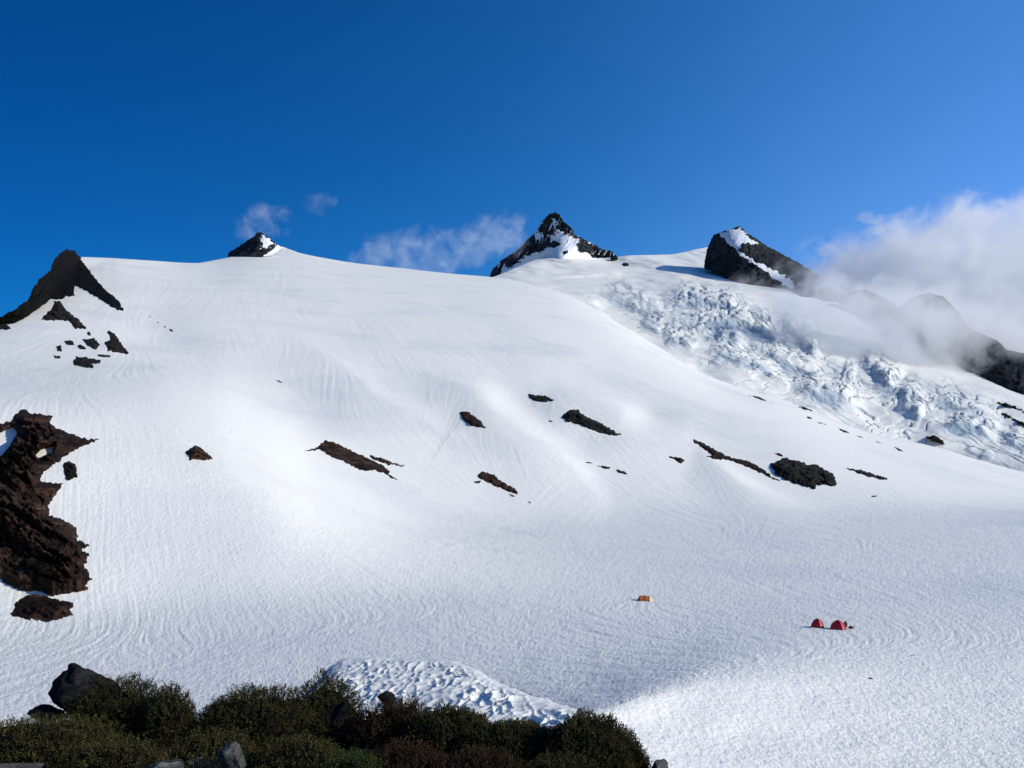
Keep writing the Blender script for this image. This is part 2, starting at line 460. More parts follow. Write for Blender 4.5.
def glacier():
    px = np.concatenate([np.linspace(300, 520, 110)[:-1], np.arange(520, 1080, 0.8), np.linspace(1080, 1700, 120)[1:]])
    c = GCREST(px); bot = np.maximum(CREST(px) + 26, c + 30)
    nr = 330
    t = np.linspace(0, 1, nr)[:, None]
    py = c[None] + (bot - c)[None] * t
    PX = np.broadcast_to(px[None], py.shape)
    D = 1 / q_glac(PX, py)
    V = P3(PX, py, D)
    ins = in_poly(PX, py, ICEFALL); dd = poly_dist(PX, py, ICEFALL)
    m = np.clip(np.where(ins, 0.35 + dd / 34, 0.35 - dd / 34), 0, 1)
    x, y = V[..., 0], V[..., 1]
    # rolls of ice; they break into blocks and cracks where they steepen
    al, ac = 0.86 * x + 0.42 * y, -0.42 * x + 0.86 * y
    wx = 16 * fbm(x / 70, y / 90, 1.0, 3); wy = 26 * fbm(x / 70, y / 90, 5.0, 3)
    roll = fbm((al + 1.5 * wx) / 210, (ac + 1.5 * wy) / 150, 14.0, 2)
    patch = sig((fbm((al + wx) / 150, (ac + wy) / 95, 9.2, 3) - 0.10) * 9)
    r1 = ridged((al + wx) / 60, (ac + wy) / 40, 2.0, 3)
    flute = noise(al / 9, ac / 30, 21.0) + 0.6 * noise(al / 4.5, ac / 20, 22.0)
    ph = ac / 62 + 1.7 * fbm(al / 130, ac / 160, 3.0, 3) + 0.05 * flute
    fr = ph - np.floor(ph)
    saw = np.where(fr < 0.86, 0.5 - fr / 0.86, (fr - 0.86) / 0.14 - 0.5)          # benches ending in cliffs that look downhill
    lip = np.clip((fr - 0.80) / 0.20, 0, 1)
    ph2 = ac / 17 + 0.8 * fbm(al / 60, ac / 80, 33.0, 2) + 0.12 * flute
    fr2 = ph2 - np.floor(ph2)
    saw2 = np.where(fr2 < 0.8, 0.5 - fr2 / 0.8, (fr2 - 0.8) / 0.2 - 0.5)
    r2 = np.abs(noise((al + 1.3 * wx) / 22, (ac + wy) / 60, 6.0))
    h = m * (15 * roll + (0.2 + 0.4 * patch) * 6 * saw + 0.26 * patch * (2.4 * saw2 + 3.0 * (r1 - 0.9) - 7 * np.clip(0.10 - r2, 0, 1) / 0.10 + 1.0 * flute))
    # the serac walls: a bulge above, a fluted face below, cracks behind the lip
    wall_ice = np.zeros(h.shape); slots = np.zeros(h.shape)
    jig = 1.7 * flute + 2.5 * noise(x / 28, y / 40, 41.0)
    for k, (pts, H) in enumerate(WALLS):
        d, wgt = wall_field(PX, py, pts)
        d2 = d + jig * 0.8
        lipf = np.where(d2 < 0, np.exp(-(d2 / 20) ** 2), 1 - np.clip(d2 / 4.5, 0, 1))
        crk = np.abs(noise(d / 7 + 0.4 * flute, PX / 16, 50.0 + k))
        crk = np.clip(0.16 - crk, 0, 1) / 0.16 * np.exp(-((d + 9) / 10) ** 2)
        h = h + wgt * (0.85 * H * lipf * (1 + 0.28 * flute * np.exp(-(d2 / 5) ** 2)) - 0.36 * H * crk)
        slots = np.maximum(slots, wgt * crk)
        wall_ice = np.maximum(wall_ice, wgt * np.maximum(np.exp(-((d2 - 2.5) / 3.0) ** 2) * np.clip(0.75 + 0.6 * flute, 0, 1), crk))
    # long thin crevasses crossing the lower tongue
    cr = np.abs(noise((al + wx) / 110, (ac + 1.2 * wy) / 22, 12.0))
    h2 = m * (1 - patch) * -4.5 * np.clip(0.05 - cr, 0, 1) / 0.05
    V[..., 2] += h + h2
    gi, gj = np.gradient(V[..., 2])
    dy = np.gradient(D, axis=0)
    drop = np.clip(-(h - np.minimum.reduce([h, np.roll(h, 3, 0), np.roll(h, 3, 1)])) * 0 + (np.roll(h, -4, 0) - h), -20, 20)
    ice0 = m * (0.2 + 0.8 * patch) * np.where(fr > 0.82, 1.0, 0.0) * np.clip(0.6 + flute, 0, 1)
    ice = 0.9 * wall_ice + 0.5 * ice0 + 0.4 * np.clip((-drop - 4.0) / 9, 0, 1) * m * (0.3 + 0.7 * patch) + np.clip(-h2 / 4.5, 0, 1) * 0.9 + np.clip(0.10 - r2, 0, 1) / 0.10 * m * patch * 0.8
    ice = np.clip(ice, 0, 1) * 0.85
    dirt_crack_shade = np.clip(noise(x / 5, y / 8, 4) * 3 - 0.9, 0, 1) * np.clip(ice * 1.5, 0, 1) * 0.8
    dirt_crack_shade = np.maximum(dirt_crack_shade, 0.45 * slots)  # wall cracks darkened as well: crevasse shade put into the colour
    back = []
    for k in range(1, 12):
        back.append(P3(px, c + 0.3 * k ** 1.9, D[0] * (1 + 0.02 * k ** 1.3)))
    V = np.concatenate([np.stack(back[::-1]), V], 0)
    z = np.zeros((11, len(px)))
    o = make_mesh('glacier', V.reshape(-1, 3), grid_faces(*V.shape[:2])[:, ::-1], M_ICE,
                  attrs={'ice': np.concatenate([z, ice], 0), 'dirt_crack_shade': np.concatenate([z, dirt_crack_shade], 0)})
    o['kind'] = 'structure'
    return o

glacier()

# the ground sheet far below, out to the horizon
def valley():
    r = 14000.0
    n = 60
    g = np.linspace(-r, r, n)
    X, Y = np.meshgrid(g, g, indexing='ij')
    Zv = -260 - 60 * fbm(X / 3000, Y / 3000, 1.0, 3)
    m = mat_rock('valley_ground', (0.03, 0.035, 0.03), (0.06, 0.065, 0.06), (0.12, 0.12, 0.12), 0.002, False, 10)
    o = make_mesh('valley_ground', np.stack([X, Y, Zv], -1).reshape(-1, 3), grid_faces(n, n), m)
    o['kind'] = 'structure'
valley()

# ------------------------------------------------------------------ rock relief
def rough_outline(poly, step, jag, seed):
    pts = []
    n = len(poly)
    k = 0
    for i in range(n):
        (x1, y1), (x2, y2) = poly[i], poly[(i + 1) % n]
        L = math.hypot(x2 - x1, y2 - y1); m = max(1, int(L / step))
        nx, ny = -(y2 - y1) / (L + 1e-9), (x2 - x1) / (L + 1e-9)
        for j in range(m):
            t = j / m
            x, y = x1 + (x2 - x1) * t, y1 + (y2 - y1) * t
            a = jag * float(fbm(x * 0.35 + seed, y * 0.35, seed * 1.7, 3)) * min(1.0, L / 4)
            pts.append((x + nx * a, y + ny * a))
    return pts

def tri_inside(poly, step, jag, seed):
    out = rough_outline(poly, step, jag, seed)
    xs = [p[0] for p in out]; ys = [p[1] for p in out]
    gx, gy = np.meshgrid(np.arange(min(xs), max(xs), step), np.arange(min(ys), max(ys), step))
    r = np.random.default_rng(int(seed * 13) + 1)
    gx = (gx + r.uniform(-.35, .35, gx.shape) * step).ravel(); gy = (gy + r.uniform(-.35, .35, gy.shape) * step).ravel()
    ok = in_poly(gx, gy, out)
    ok[ok] &= poly_dist(gx[ok], gy[ok], out) > step * 0.45
    pts = [Vector(p) for p in out] + [Vector((a, b)) for a, b in zip(gx[ok], gy[ok])]
    n = len(out)
    vs, es, fs, *_ = delaunay_2d_cdt(pts, [(i, (i + 1) % n) for i in range(n)], [], 1, 1e-5)
    vs = np.array([(v.x, v.y) for v in vs])
    f = np.array([t for t in fs if len(t) == 3], int)
    # consistent winding
    a, b, c = vs[f[:, 0]], vs[f[:, 1]], vs[f[:, 2]]
    ar = (b[:, 0] - a[:, 0]) * (c[:, 1] - a[:, 1]) - (b[:, 1] - a[:, 1]) * (c[:, 0] - a[:, 0])
    f[ar > 0] = f[ar > 0][:, ::-1]
    d = poly_dist(vs[:, 0], vs[:, 1], out)
    return vs, f, d

def boundary_edges(f):
    cnt = {}
    for t in f:
        for i in range(3):
            e = (int(t[i]), int(t[(i + 1) % 3]))
            cnt[e] = cnt.get(e, 0) + 1
    return [e for e in cnt if (e[1], e[0]) not in cnt]

def outcrop(poly, label, mat=None, q=q_main, h=3.0, name='rock_outcrop', cat='rock', group=None, step=None, jag=0.9, sink=(), seed=None):
    """rock standing out of the snow: a closed rough hump rooted below the surface"""
    h = h * 1.5
    seed = seed if seed is not None else (sum(p[0] * 1.3 + p[1] for p in poly) % 97)
    xs = [p[0] for p in poly]; ys = [p[1] for p in poly]
    size = math.sqrt((max(xs) - min(xs)) * (max(ys) - min(ys)))
    step = step or max(0.45, min(1.2, size / 14))
    jag = min(jag * 1.6, size * 0.09)
    vs, f, d = tri_inside(poly, step, jag, seed)
    px, py = vs[:, 0], vs[:, 1]
    D = 1 / q(px, py)
    m = D / F
    B = P3(px, py, D)
    dm = d * m
    k = B / (m[:, None] * min(21, max(8, size * 0.25)))                    # rock structure at the scale of the picture's detail
    al, ac, de = k[:, 0] * 0.85 - k[:, 2] * 0.5, k[:, 0] * 0.5 + k[:, 2] * 0.85, k[:, 1] * 0.15
    wob = 0.22 * fbm(al, ac, de + seed, 3)
    r = 1.0 * facets(al * 0.55 + wob, de, ac * 1.15 + wob, seed) + 0.5 * facets(al * 1.5, de, ac * 2.6 + wob, seed + 3) \
        + 1.3 * ((ac * 1.9 + 0.7 * wob) % 1.0 - 0.5) * np.clip(0.5 + 2 * noise(al * 0.5, ac * 0.5, seed + 2), 0, 1) \
        + 0.25 * fbm(al * 4, ac * 7, seed, 2) + 0.7 * fbm(al * 0.3, ac * 0.5, seed, 2)
    base = 1 - np.exp(-d / (1.2 + size * 0.06))
    hh = base * h * m * np.maximum(1.1 + 1.1 * r, 0.25)
    for s in sink:
        dd = poly_dist(px, py, s); ii = in_poly(px, py, s)
        hh = np.where(ii, -0.6 * h * m * np.clip(dd / 2 + .3, 0, 1), hh * np.clip(dd / 2.5, 0.05, 1))
    hh = np.where(d < 1e-4, -1.2 * m, np.where(hh > 0, np.maximum(hh, 0.25 * m), hh))
    # out of the snow: towards the open air, mostly along the line of sight, a little up
    T = B * (1 - hh / D * 1.0)[:, None]
    T[:, 2] += 0.10 * hh
    n = len(T)
    # closed underside, below the snow
    U = B * (1 + 1.8 * m / D)[:, None]; U[:, 2] -= 1.5 * m
    be = boundary_edges(f)
    faces = [tuple(int(i) for i in t) for t in f]
    faces += [tuple(int(i) + n for i in t[::-1]) for t in f]
    faces += [(e[1], e[0], e[0] + n, e[1] + n) for e in be]
    V = np.concatenate([T, U])
    o = make_mesh(name, V, faces, mat or M_ROCK_BROWN, smooth=False)
    c = B.mean(0); origin_to(o, c)
    tag(o, label, cat, group)
    return o

def tps(ctrl):
    """thin-plate depth through control points (px, py, D)"""
    c = np.array(ctrl, float); n = len(c)
    def U(r2): return np.where(r2 > 0, r2 * np.log(np.maximum(r2, 1e-9)), 0)
    r2 = (c[:, None, 0] - c[None, :, 0]) ** 2 + (c[:, None, 1] - c[None, :, 1]) ** 2
    A = np.zeros((n + 3, n + 3)); A[:n, :n] = U(r2) + np.eye(n) * 0.5
    Pm = np.stack([np.ones(n), c[:, 0], c[:, 1]], 1); A[:n, n:] = Pm; A[n:, :n] = Pm.T
    s = np.linalg.solve(A, np.concatenate([c[:, 2], np.zeros(3)]))
    def f(px, py):
        r2 = (px[:, None] - c[None, :, 0]) ** 2 + (py[:, None] - c[None, :, 1]) ** 2
        return U(r2) @ s[:n] + s[n] + s[n + 1] * px + s[n + 2] * py
    return f

def peak(poly, ctrl, label, mat, thick, rough, name='rock_peak', cat='peak', snow=(), unsnow=(), step=0.8, jag=0.9, seed=1.0, snow_noise=0.0, group=None, base=None):
    """a crag with a modelled front, and a back that falls away behind its skyline"""
    vs, f, d = tri_inside(poly, step, jag, seed)
    px, py = vs[:, 0], vs[:, 1]
    D = tps(ctrl)(px, py)
    if base is not None: D = D * base(px, py)
    m = D / F
    B = P3(px, py, D)
    k = B / (m[:, None] * 11)
    a = k[:, 0] * 0.8 - k[:, 2] * 0.55; b = k[:, 0] * 0.4 + k[:, 2] * 0.9
    wob = 0.3 * fbm(a, b, seed, 3)
    r = 1.1 * facets(a * 1.1 + wob, k[:, 1] * 0.1, b * 0.6 + wob, seed) + 0.8 * facets(a * 2.6, k[:, 1] * 0.1, b * 1.3 + wob, seed + 3) + 0.3 * fbm(a * 5, b * 3, seed, 2)
    soft = np.clip(d / 4, 0.15, 1)
    hh = rough * 1.5 * m * soft * r
    sn = np.zeros(len(px))
    qx = px + 2.6 * fbm(a * 2.6, b * 2.6, seed + 9, 4); qy = py + 2.6 * fbm(a * 2.6, b * 2.6, seed + 15, 4)
    for s in snow:
        dd = poly_dist(qx, qy, s); ii = in_poly(qx, qy, s)
        sn = np.maximum(sn, np.clip(np.where(ii, 0.55 + dd / 3, 0.55 - dd / 3), 0, 1))
    if snow_noise: sn = np.maximum(sn, np.clip(snow_noise - 5 * np.abs(noise(a * 2.4 + 0.5 * b + 0.4 * wob, b * 0.55, seed + 4)) + 0.5 * noise(a, b, seed + 6), 0, 0.8))
    for s in unsnow:
        dd = poly_dist(px, py, s); ii = in_poly(px, py, s)
        sn = np.where(ii, np.clip(0.4 - dd, 0, 1), sn)
    hh *= (1 - 0.8 * np.clip(sn * 1.3, 0, 1))
    T = B * (1 - hh / D)[:, None]
    Bk = P3(px, py, D + thick * (0.25 + np.clip(d / 14, 0, 1)))
    Bk[:, 2] -= m * (3 + d * 0.8)
    n = len(T)
    be = boundary_edges(f)
    faces = [tuple(int(i) for i in t) for t in f]
    faces += [tuple(int(i) + n for i in t[::-1]) for t in f]
    faces += [(e[1], e[0], e[0] + n, e[1] + n) for e in be]
    o = make_mesh(name, np.concatenate([T, Bk]), faces, mat, smooth=False, attrs={'snow': np.concatenate([sn, sn])})
    origin_to(o, B.mean(0))
    tag(o, label, cat, group)
    return o

# --- peaks
def dm(px, py, k=1.0): return float(D_main(px, py)) * k
def dg(px, py, k=1.0): return float(1 / q_glac(np.float64(px), np.float64(py))) * k

D0 = dm(70, 300)
peak([(-60, 348), (-30, 334), (0, 317.5), (12, 311), (29, 299), (32, 289), (39, 280), (51, 270), (54, 260), (60, 253), (67, 249), (75, 251), (79, 256),
      (86, 266), (94, 276), (100, 284), (107, 291), (115, 297), (125, 311), (117, 309.5), (107, 302), (97, 296), (86, 290), (75, 284), (74, 290),
      (75, 296), (66, 295), (62, 299), (51, 297), (47, 302), (35, 310), (25, 316), (15, 321), (0, 323), (-30, 345), (-60, 360)],
     [(67, 249, 1.0), (55, 262, 0.965), (70, 265, 0.955), (35, 285, 0.96), (50, 297, .985), (66, 295, .985), (75, 284, 0.985), (60, 280, 0.945),
      (100, 284, 0.985), (125, 311, 1.0), (107, 302, .99), (86, 266, 0.985), (97, 290, .985), (10, 318, 0.97), (0, 323, 0.985), (-60, 354, 0.97)],
     'black jagged rock peak at the left end of the snow ridge', M_ROCK_DARK, 40, 4.5, seed=2.0, step=0.7, jag=1.3, base=lambda x, y: D_main(x, np.maximum(y, CREST(x) + 2)))
D1 = dm(255, 256)
peak([(227, 258.5), (229, 252), (238, 247), (246, 241), (254.6, 236.4), (257, 232), (262, 232.5), (268.6, 237), (276, 243.5), (282, 247.5), (276, 250), (268, 254), (263.5, 255.5),
      (251, 257.5), (238, 259)],
     [(227, 258, D1 * 1.0), (246, 250, D1 * 0.985), (257, 232, D1 * 1.0), (263, 243, D1 * 0.975), (282, 247, D1 * 1.0), (263, 255, D1 * 0.955), (245, 258, D1 * 0.96)],
     'small dark rock knob with a snow patch on the ridge top', M_ROCK_PEAK, 60, 3.0, seed=5.0, step=0.55, jag=0.6,
     snow=[[(259, 237), (264, 236), (272, 241), (273, 244), (268, 247), (261, 247.5), (263, 243)], [(276, 244), (284, 247), (272, 258), (264, 256), (272, 250)]])
D2 = dg(555, 258)
peak([(489.5, 277), (493, 268.7), (502, 260), (516, 251), (526, 241), (538, 229), (541.6, 221.7), (549, 214), (555.5, 212), (560.6, 215.4), (564, 221.7), (572, 228),
      (574.6, 234.4), (584.7, 239.5), (595, 244.6), (602.5, 249.7), (610, 250), (617.8, 257), (602, 261), (580, 259), (560, 262), (540, 267), (515, 275), (500, 280)],
     [(489, 277, D2 * 1.13), (516, 253, D2 * 1.12), (530, 250, D2 * 1.08), (538, 230, D2 * 1.09), (555, 212, D2 * 1.055), (556, 230, D2 * 1.045), (566, 236, D2 * 1.034), (564, 222, D2 * 1.045), (584, 240, D2 * 1.035),
      (617, 257, D2 * 1.05), (572, 250, D2 * 1.013), (552, 248, D2 * 1.035), (598, 260, dg(598, 260, 1.004)), (575, 259, dg(575, 259, 1.004)), (560, 262, dg(560, 262, 1.004)), (540, 267, D2 * 1.06), (515, 275, D2 * 1.09)],
     'pointed pyramid summit of dark rock streaked with snow', M_ROCK_PEAK, 160, 3.2, seed=7.0, step=0.6, jag=0.9, snow_noise=0.62,
     snow=[[(512, 268), (526, 256), (541, 252), (552, 246), (550, 238), (559, 230), (567, 236), (580, 240), (577, 251), (600, 258), (618, 259), (600, 263), (560, 264), (540, 269), (515, 277), (500, 281)],
           [(535, 233), (540, 231), (540, 241), (536, 240)], [(505, 272), (512, 266), (512, 274), (503, 278)], [(553, 217), (557, 222), (556, 229), (553, 226)]],
     unsnow=[[(577, 243), (586, 242), (597, 248), (598, 250), (586, 251), (578, 249)], [(590, 255), (605, 256), (607, 258), (592, 258)], [(553, 240), (562, 244), (554, 248), (549, 247)], [(562, 252), (568, 250), (568, 253), (564, 255)]])
D3 = dg(740, 285)
peak([(704, 265.6), (707, 249), (713, 235.6), (720.6, 232), (734, 228), (739, 226), (749, 234), (769, 247), (790, 258), (809, 269), (826, 280), (812, 287), (800, 290), (795.6, 292),
      (782.5, 290), (760, 289), (741, 283.5), (728, 280), (720.6, 271)],
     [(704, 265, D3 * 1.10), (713, 236, D3 * 1.12), (739, 226, D3 * 1.10), (734, 240, D3 * 1.06), (741, 254, D3 * 1.035), (720, 258, D3 * 1.075), (728, 279, D3 * 1.04), (760, 267, D3 * 1.015),
      (782, 284, D3 * 0.985), (795, 289, D3 * 0.975), (760, 287, D3 * 1.0), (769, 250, D3 * 1.07), (800, 272, D3 * 1.04), (826, 280, D3 * 1.05), (790, 259, D3 * 1.08)],
     'broad dark rock peak split by a bright snow ramp', M_ROCK_PEAK, 150, 2.6, seed=9.0, step=0.75, jag=0.8,
     snow=[[(719, 233), (739, 228), (749, 238), (760, 244.5), (752, 243), (741, 244), (738, 250), (752.5, 260), (767.5, 267), (790, 279), (797, 289), (786, 287), (771, 275), (760, 268), (741, 255), (728, 243)]])
RIDGE_R = 'dark rock knobs along the ridge beside the cloud'
peak([(798, 286), (803, 283.5), (812.5, 285), (817, 290), (815, 296.5), (803, 295.5)],
     [(798, 286, dg(800, 292)), (817, 290, dg(815, 292)), (807, 290, dg(807, 294) * 0.98), (805, 296, dg(807, 296) * 0.97)],
     'small blocky rock at the foot of the broad peak', M_ROCK_PEAK, 40, 2.0, name='rock_outcrop', cat='rock', seed=3.0, step=0.6)
peak([(817, 290), (824, 286.5), (835, 288.5), (846, 295), (838, 300), (824, 299)],
     [(817, 290, dg(820, 296)), (846, 295, dg(843, 298)), (830, 293, dg(830, 298) * 0.98), (828, 300, dg(828, 300) * 0.97)],
     'low rock block half hidden where the mist begins', M_ROCK_PEAK, 40, 2.0, name='rock_outcrop', cat='rock', seed=4.0, step=0.6)
def dr(px, k): return dg(px, GCREST(px) + 10, k)
peak([(838, 300), (850, 292), (865, 289), (884, 298), (899, 308), (910, 297.5), (929, 292.5), (944, 297), (959, 312.5), (966, 326), (985, 335), (996, 339.5), (1007, 350), (1024, 353), (1060, 372),
      (1120, 395), (1200, 430), (1200, 470), (1120, 425), (1060, 400), (1024, 392), (996, 386), (975, 378), (950, 356), (915, 342), (880, 326), (855, 312)],
     [(840, 300, dr(840, 1.03)), (865, 289, dr(865, 1.05)), (899, 309, dr(899, 1.0)), (929, 293, dr(929, 1.06)), (944, 300, dr(944, 1.03)), (966, 328, dr(966, 1.0)), (996, 340, dr(996, 1.02)), (1060, 373, dr(1060, 1.02)),
      (1200, 432, dr(1200, 1.0)), (1200, 465, dr(1200, 0.93)), (1060, 398, dr(1060, 0.93)), (996, 385, dr(996, 0.92)), (950, 355, dr(950, 0.94)), (915, 340, dr(915, 0.95)), (870, 320, dr(870, 0.97)), (930, 315, dr(930, 0.99)), (1010, 370, dr(1010, 0.95))],
     'long dark rock ridge fading into the cloud', M_ROCK_PEAK, 120, 2.6, name='rock_ridge', cat='ridge', seed=6.0, step=1.0)

outcrop([(620, 265), (624, 262), (628, 263), (630, 265.5), (625, 267)], 'tiny rock in the bright snow right of the pyramid summit', M_ROCK_GREY, q=q_glac, h=5)
# --- outcrops on the left
outcrop([(-130, 440), (-60, 430), (0, 424), (11, 421), (16, 413), (23, 408), (31, 413), (54, 415), (50, 424), (65, 431), (85, 438), (101.5, 439.5), (78, 448.6), (65, 457), (54, 465), (42, 475), (41, 481),
         (63.5, 483), (58.6, 491), (49, 505.5), (49, 515), (65, 520), (76.5, 527), (78, 540), (91, 544.6), (82, 550), (89.5, 554), (84.6, 566), (93.4, 579), (86, 585), (89.5, 590), (54, 596), (37, 592), (26, 592), (6.5, 585), (0, 579), (-60, 575), (-130, 600)],
        'big brown cliff at the left edge, streaked with snow near its top', h=15.0, name='rock_cliff', cat='cliff', step=1.0, jag=1.3,
        sink=[[(-10, 440), (0, 433), (13, 427), (17, 433), (8, 448), (0, 456), (-10, 458)], [(36, 455), (42, 449), (54, 446), (52, 452), (38, 458)]])
outcrop([(10, 614.6), (15, 601.6), (29, 593.5), (45.6, 595), (52, 598), (73, 601.6), (75, 606.5), (70, 609.7), (75, 615), (49, 622.8), (31, 620.5), (12, 617)],
        'rusty brown rock slab just below the big cliff', h=4.0)
outcrop([(62, 463), (70, 460), (75, 464), (78, 471), (76.5, 478.5), (66.7, 481), (63.5, 471)], 'small dark boulder beside the top of the big cliff', M_ROCK_GREY, h=4, name='boulder', cat='boulder')
outcrop([(184.6, 452), (195, 445), (205, 450), (213, 458), (213, 460), (187, 460.6), (189, 456.7)], 'lone brown rock on the smooth slope right of the big cliff', h=5)
outcrop([(54, 300), (60, 301), (66, 309), (75, 316), (87.5, 327.5), (86, 329.5), (75, 329), (69, 321), (40, 320.5), (45, 314), (51, 307.5)], 'triangular dark crag under the black jagged peak', M_ROCK_GREY, h=5)
outcrop([(-20, 330), (-8, 320), (0, 319), (6, 323), (12, 329), (0, 331)], 'dark rock corner at the very edge below the jagged peak', M_ROCK_GREY, h=3)
GL = 'rocks scattered on the snow below the jagged peak'
for poly, lab in [
    ([(106, 330), (112, 331), (117.5, 336), (120, 341), (130, 354), (120, 354), (107, 351), (104, 342), (110, 339)], 'largest of the scattered rocks below the jagged peak, pointing downhill'),
    ([(82, 339), (94, 337.5), (102, 345), (95, 350), (86, 346)], 'squat rock touching the largest scattered rock on its uphill left'),
    ([(64, 341), (69, 340), (74, 341), (74.5, 345), (67, 345.5)], 'small flat rock, highest of the left row of scattered rocks'),
    ([(56, 346), (61, 345), (62.5, 352), (57, 351)], 'small upright rock, furthest left of the scattered rocks but one'),
    ([(53, 355), (61, 356), (60, 359), (54, 358.5)], 'tiny flat rock, furthest left of the scattered rocks'),
    ([(72, 365), (75, 356), (85, 357), (100, 359), (102, 365), (92.5, 364), (95, 369), (82, 368)], 'wide rock lowest of the scattered rocks below the jagged peak'),
    ([(97, 354), (111, 355), (110, 357.5), (99, 357)], 'thin rock sliver between the two largest scattered rocks'),
    ([(75, 345.5), (81, 344.5), (89, 349.5), (80, 349.5)], 'narrow rock in the middle of the scattered rocks'),
    ([(87, 332), (90, 331), (91.5, 336), (87, 335)], 'tiny rock just under the tip of the triangular crag')]:
    outcrop(poly, lab, M_ROCK_GREY, h=3, group=GL)
GS = 'stones strung down the snow streak'
for x, y, s, lab in [(150, 317, 0.9, 'highest stone of the short string of stones'), (158, 322.5, 1.0, 'pale small stone midway in the short string of stones'), (165, 327, 1.3, 'second lowest stone of the short string of stones'), (171, 330.5, 1.9, 'lowest and largest stone of the short string of stones')]:
    outcrop([(x - 1.6 * s, y - 0.9 * s), (x, y - 0.9 * s), (x + 1.8 * s, y + 0.5 * s), (x, y + 0.7 * s)], lab, M_ROCK_GREY, h=2, name='stone', cat='stone', group=GS)

# --- bands and islands of rock across the slope
outcrop([(304, 451), (315, 447.6), (325, 440), (333, 441.5), (368, 457), (385, 466), (391, 472), (389, 474), (399, 480), (398, 481.5), (390, 478), (384, 474), (375, 471), (362, 471), (345, 463), (330, 457), (320, 450.5), (310, 451.5)],
        'long reddish brown rock band in the middle of the left slope', h=5)
outcrop([(368, 455), (374, 455), (390, 461), (409, 466), (400, 467), (385, 464), (372, 460)], 'thin rock strip behind the end of the long band', h=3)
outcrop([(275, 379.5), (279, 380), (285, 383), (280, 383.2)], 'tiny lone rock sliver high on the open slope', M_ROCK_GREY, h=2)
outcrop([(458, 412), (467, 411), (478, 418), (488, 428.5), (473, 427), (463, 419.5)], 'short slanting brown rock uphill of the small jagged one', h=4)
outcrop([(525, 393), (537, 394.5), (547, 396), (557, 402), (537, 402), (529, 398)], 'highest dark rock lens of the central slope', M_ROCK_GREY, h=3)
outcrop([(561, 416), (568, 410.6), (577, 409), (586, 416), (603, 423), (615, 431), (623.5, 435), (618, 436.5), (605, 435), (592.5, 431), (580, 425), (567, 422)], 'large dark tapering rock on the central slope', M_ROCK_GREY, h=5)
outcrop([(476, 475), (481, 471), (491, 473), (504, 482), (517.6, 490.6), (517.6, 494), (504, 490.6), (491, 484), (481, 480)], 'jagged reddish rock low on the central slope', h=5)
outcrop([(507, 493), (513, 495), (519, 497.5), (512, 496.5)], 'rock sliver at the lower end of the jagged reddish rock', h=2)
outcrop([(474, 481), (482, 480.5), (479, 484), (474, 483)], 'small dark rock under the left end of the jagged reddish rock', h=2)
outcrop([(527, 499.5), (530, 502), (534, 504.6), (529, 503)], 'tiny rock lowest on the central slope', h=2)
outcrop([(540, 416), (546, 420), (555, 420.5), (551, 423), (545, 420.5)], 'rock chip left of the large dark tapering rock', M_ROCK_GREY, h=2, jag=.3)
outcrop([(596, 465.5), (605, 466), (613, 468), (605, 469.5)], 'small dark rock left of its twin below the tapering rock', h=3)
outcrop([(616.6, 469.5), (624, 471), (630.6, 475.5), (619, 473)], 'small dark rock right of its twin below the tapering rock', h=3)
outcrop([(586, 461.5), (594, 462.5), (592, 463.8), (586, 463)], 'rock sliver above the twin small rocks', h=2)
outcrop([(659, 454.5), (668, 456), (678, 456), (686, 460), (681, 465), (673, 460)], 'small notched rock just left of the long dark band', h=3)
outcrop([(691, 441.6), (694.6, 438.6), (706, 443.6), (721, 452.5), (734, 457.6), (746.6, 460), (764, 469), (774.6, 478), (786, 481.7), (777, 481.5), (762, 474), (741.6, 465.5), (729, 460.5), (716, 459.5), (706, 456.5), (711, 455), (701, 447.5)],
        'long narrow dark band leading down to the massive block', h=4)
outcrop([(773, 470), (769.5, 464), (783.5, 457.6), (797, 460), (809, 464.5), (815, 463.5), (834, 474), (838, 484), (835.5, 487), (816.5, 485), (816.5, 489.5), (797.5, 485), (785, 480), (774.6, 474)], 'massive dark rock block, biggest on the right slope', M_ROCK_GREY, h=6)
outcrop([(773, 452), (780, 453), (784, 457), (776, 455.5)], 'small rock spur on top of the massive block', M_ROCK_GREY, h=2)
outcrop([(838, 466), (851, 468), (861, 469.5), (884, 476.6), (890, 480), (876, 479.5), (858, 474)], 'thin dark rock strip right of the massive block', M_ROCK_GREY, h=3)
outcrop([(870, 496), (876, 495), (878, 496.5), (872, 497.5)], 'faint stone under the thin dark strip', M_ROCK_GREY, h=2, name='stone', cat='stone')
GE = 'rocks along the edge above the icefall'
for poly, lab in [
    ([(745, 394), (759, 396.5), (770, 402), (782, 408.5), (767, 402.5)], 'longest rock strip on the edge above the icefall'),
    ([(796, 406), (804, 406.5), (812.6, 410.5), (802.5, 409.5)], 'dark rock lens beside the longest strip on the edge'),
    ([(806, 416.5), (810, 416.5), (813, 419.5), (808, 418.5)], 'tiny rock between the lens and the flat strip on the edge'),
    ([(815, 421), (821, 422), (828, 425.5), (819, 424)], 'flat rock strip midway along the icefall edge'),
    ([(836, 427), (845, 430), (852, 434), (843, 432.5)], 'speckled rock strip past the middle of the icefall edge'),
    ([(856, 435.5), (860, 436), (864, 438), (859, 437.5)], 'tiny rock past the speckled strip on the edge'),
    ([(872, 439.5), (879, 442), (885, 445), (877, 442.5)], 'thin rock sliver low on the icefall edge'),
    ([(894, 447), (899, 448), (905, 452), (898, 450.5)], 'lowest dark rock on the icefall edge')]:
    outcrop(poly, lab, M_ROCK_GREY, h=4, group=GE, jag=.4)
GG = 'rocks in the lower glacier'
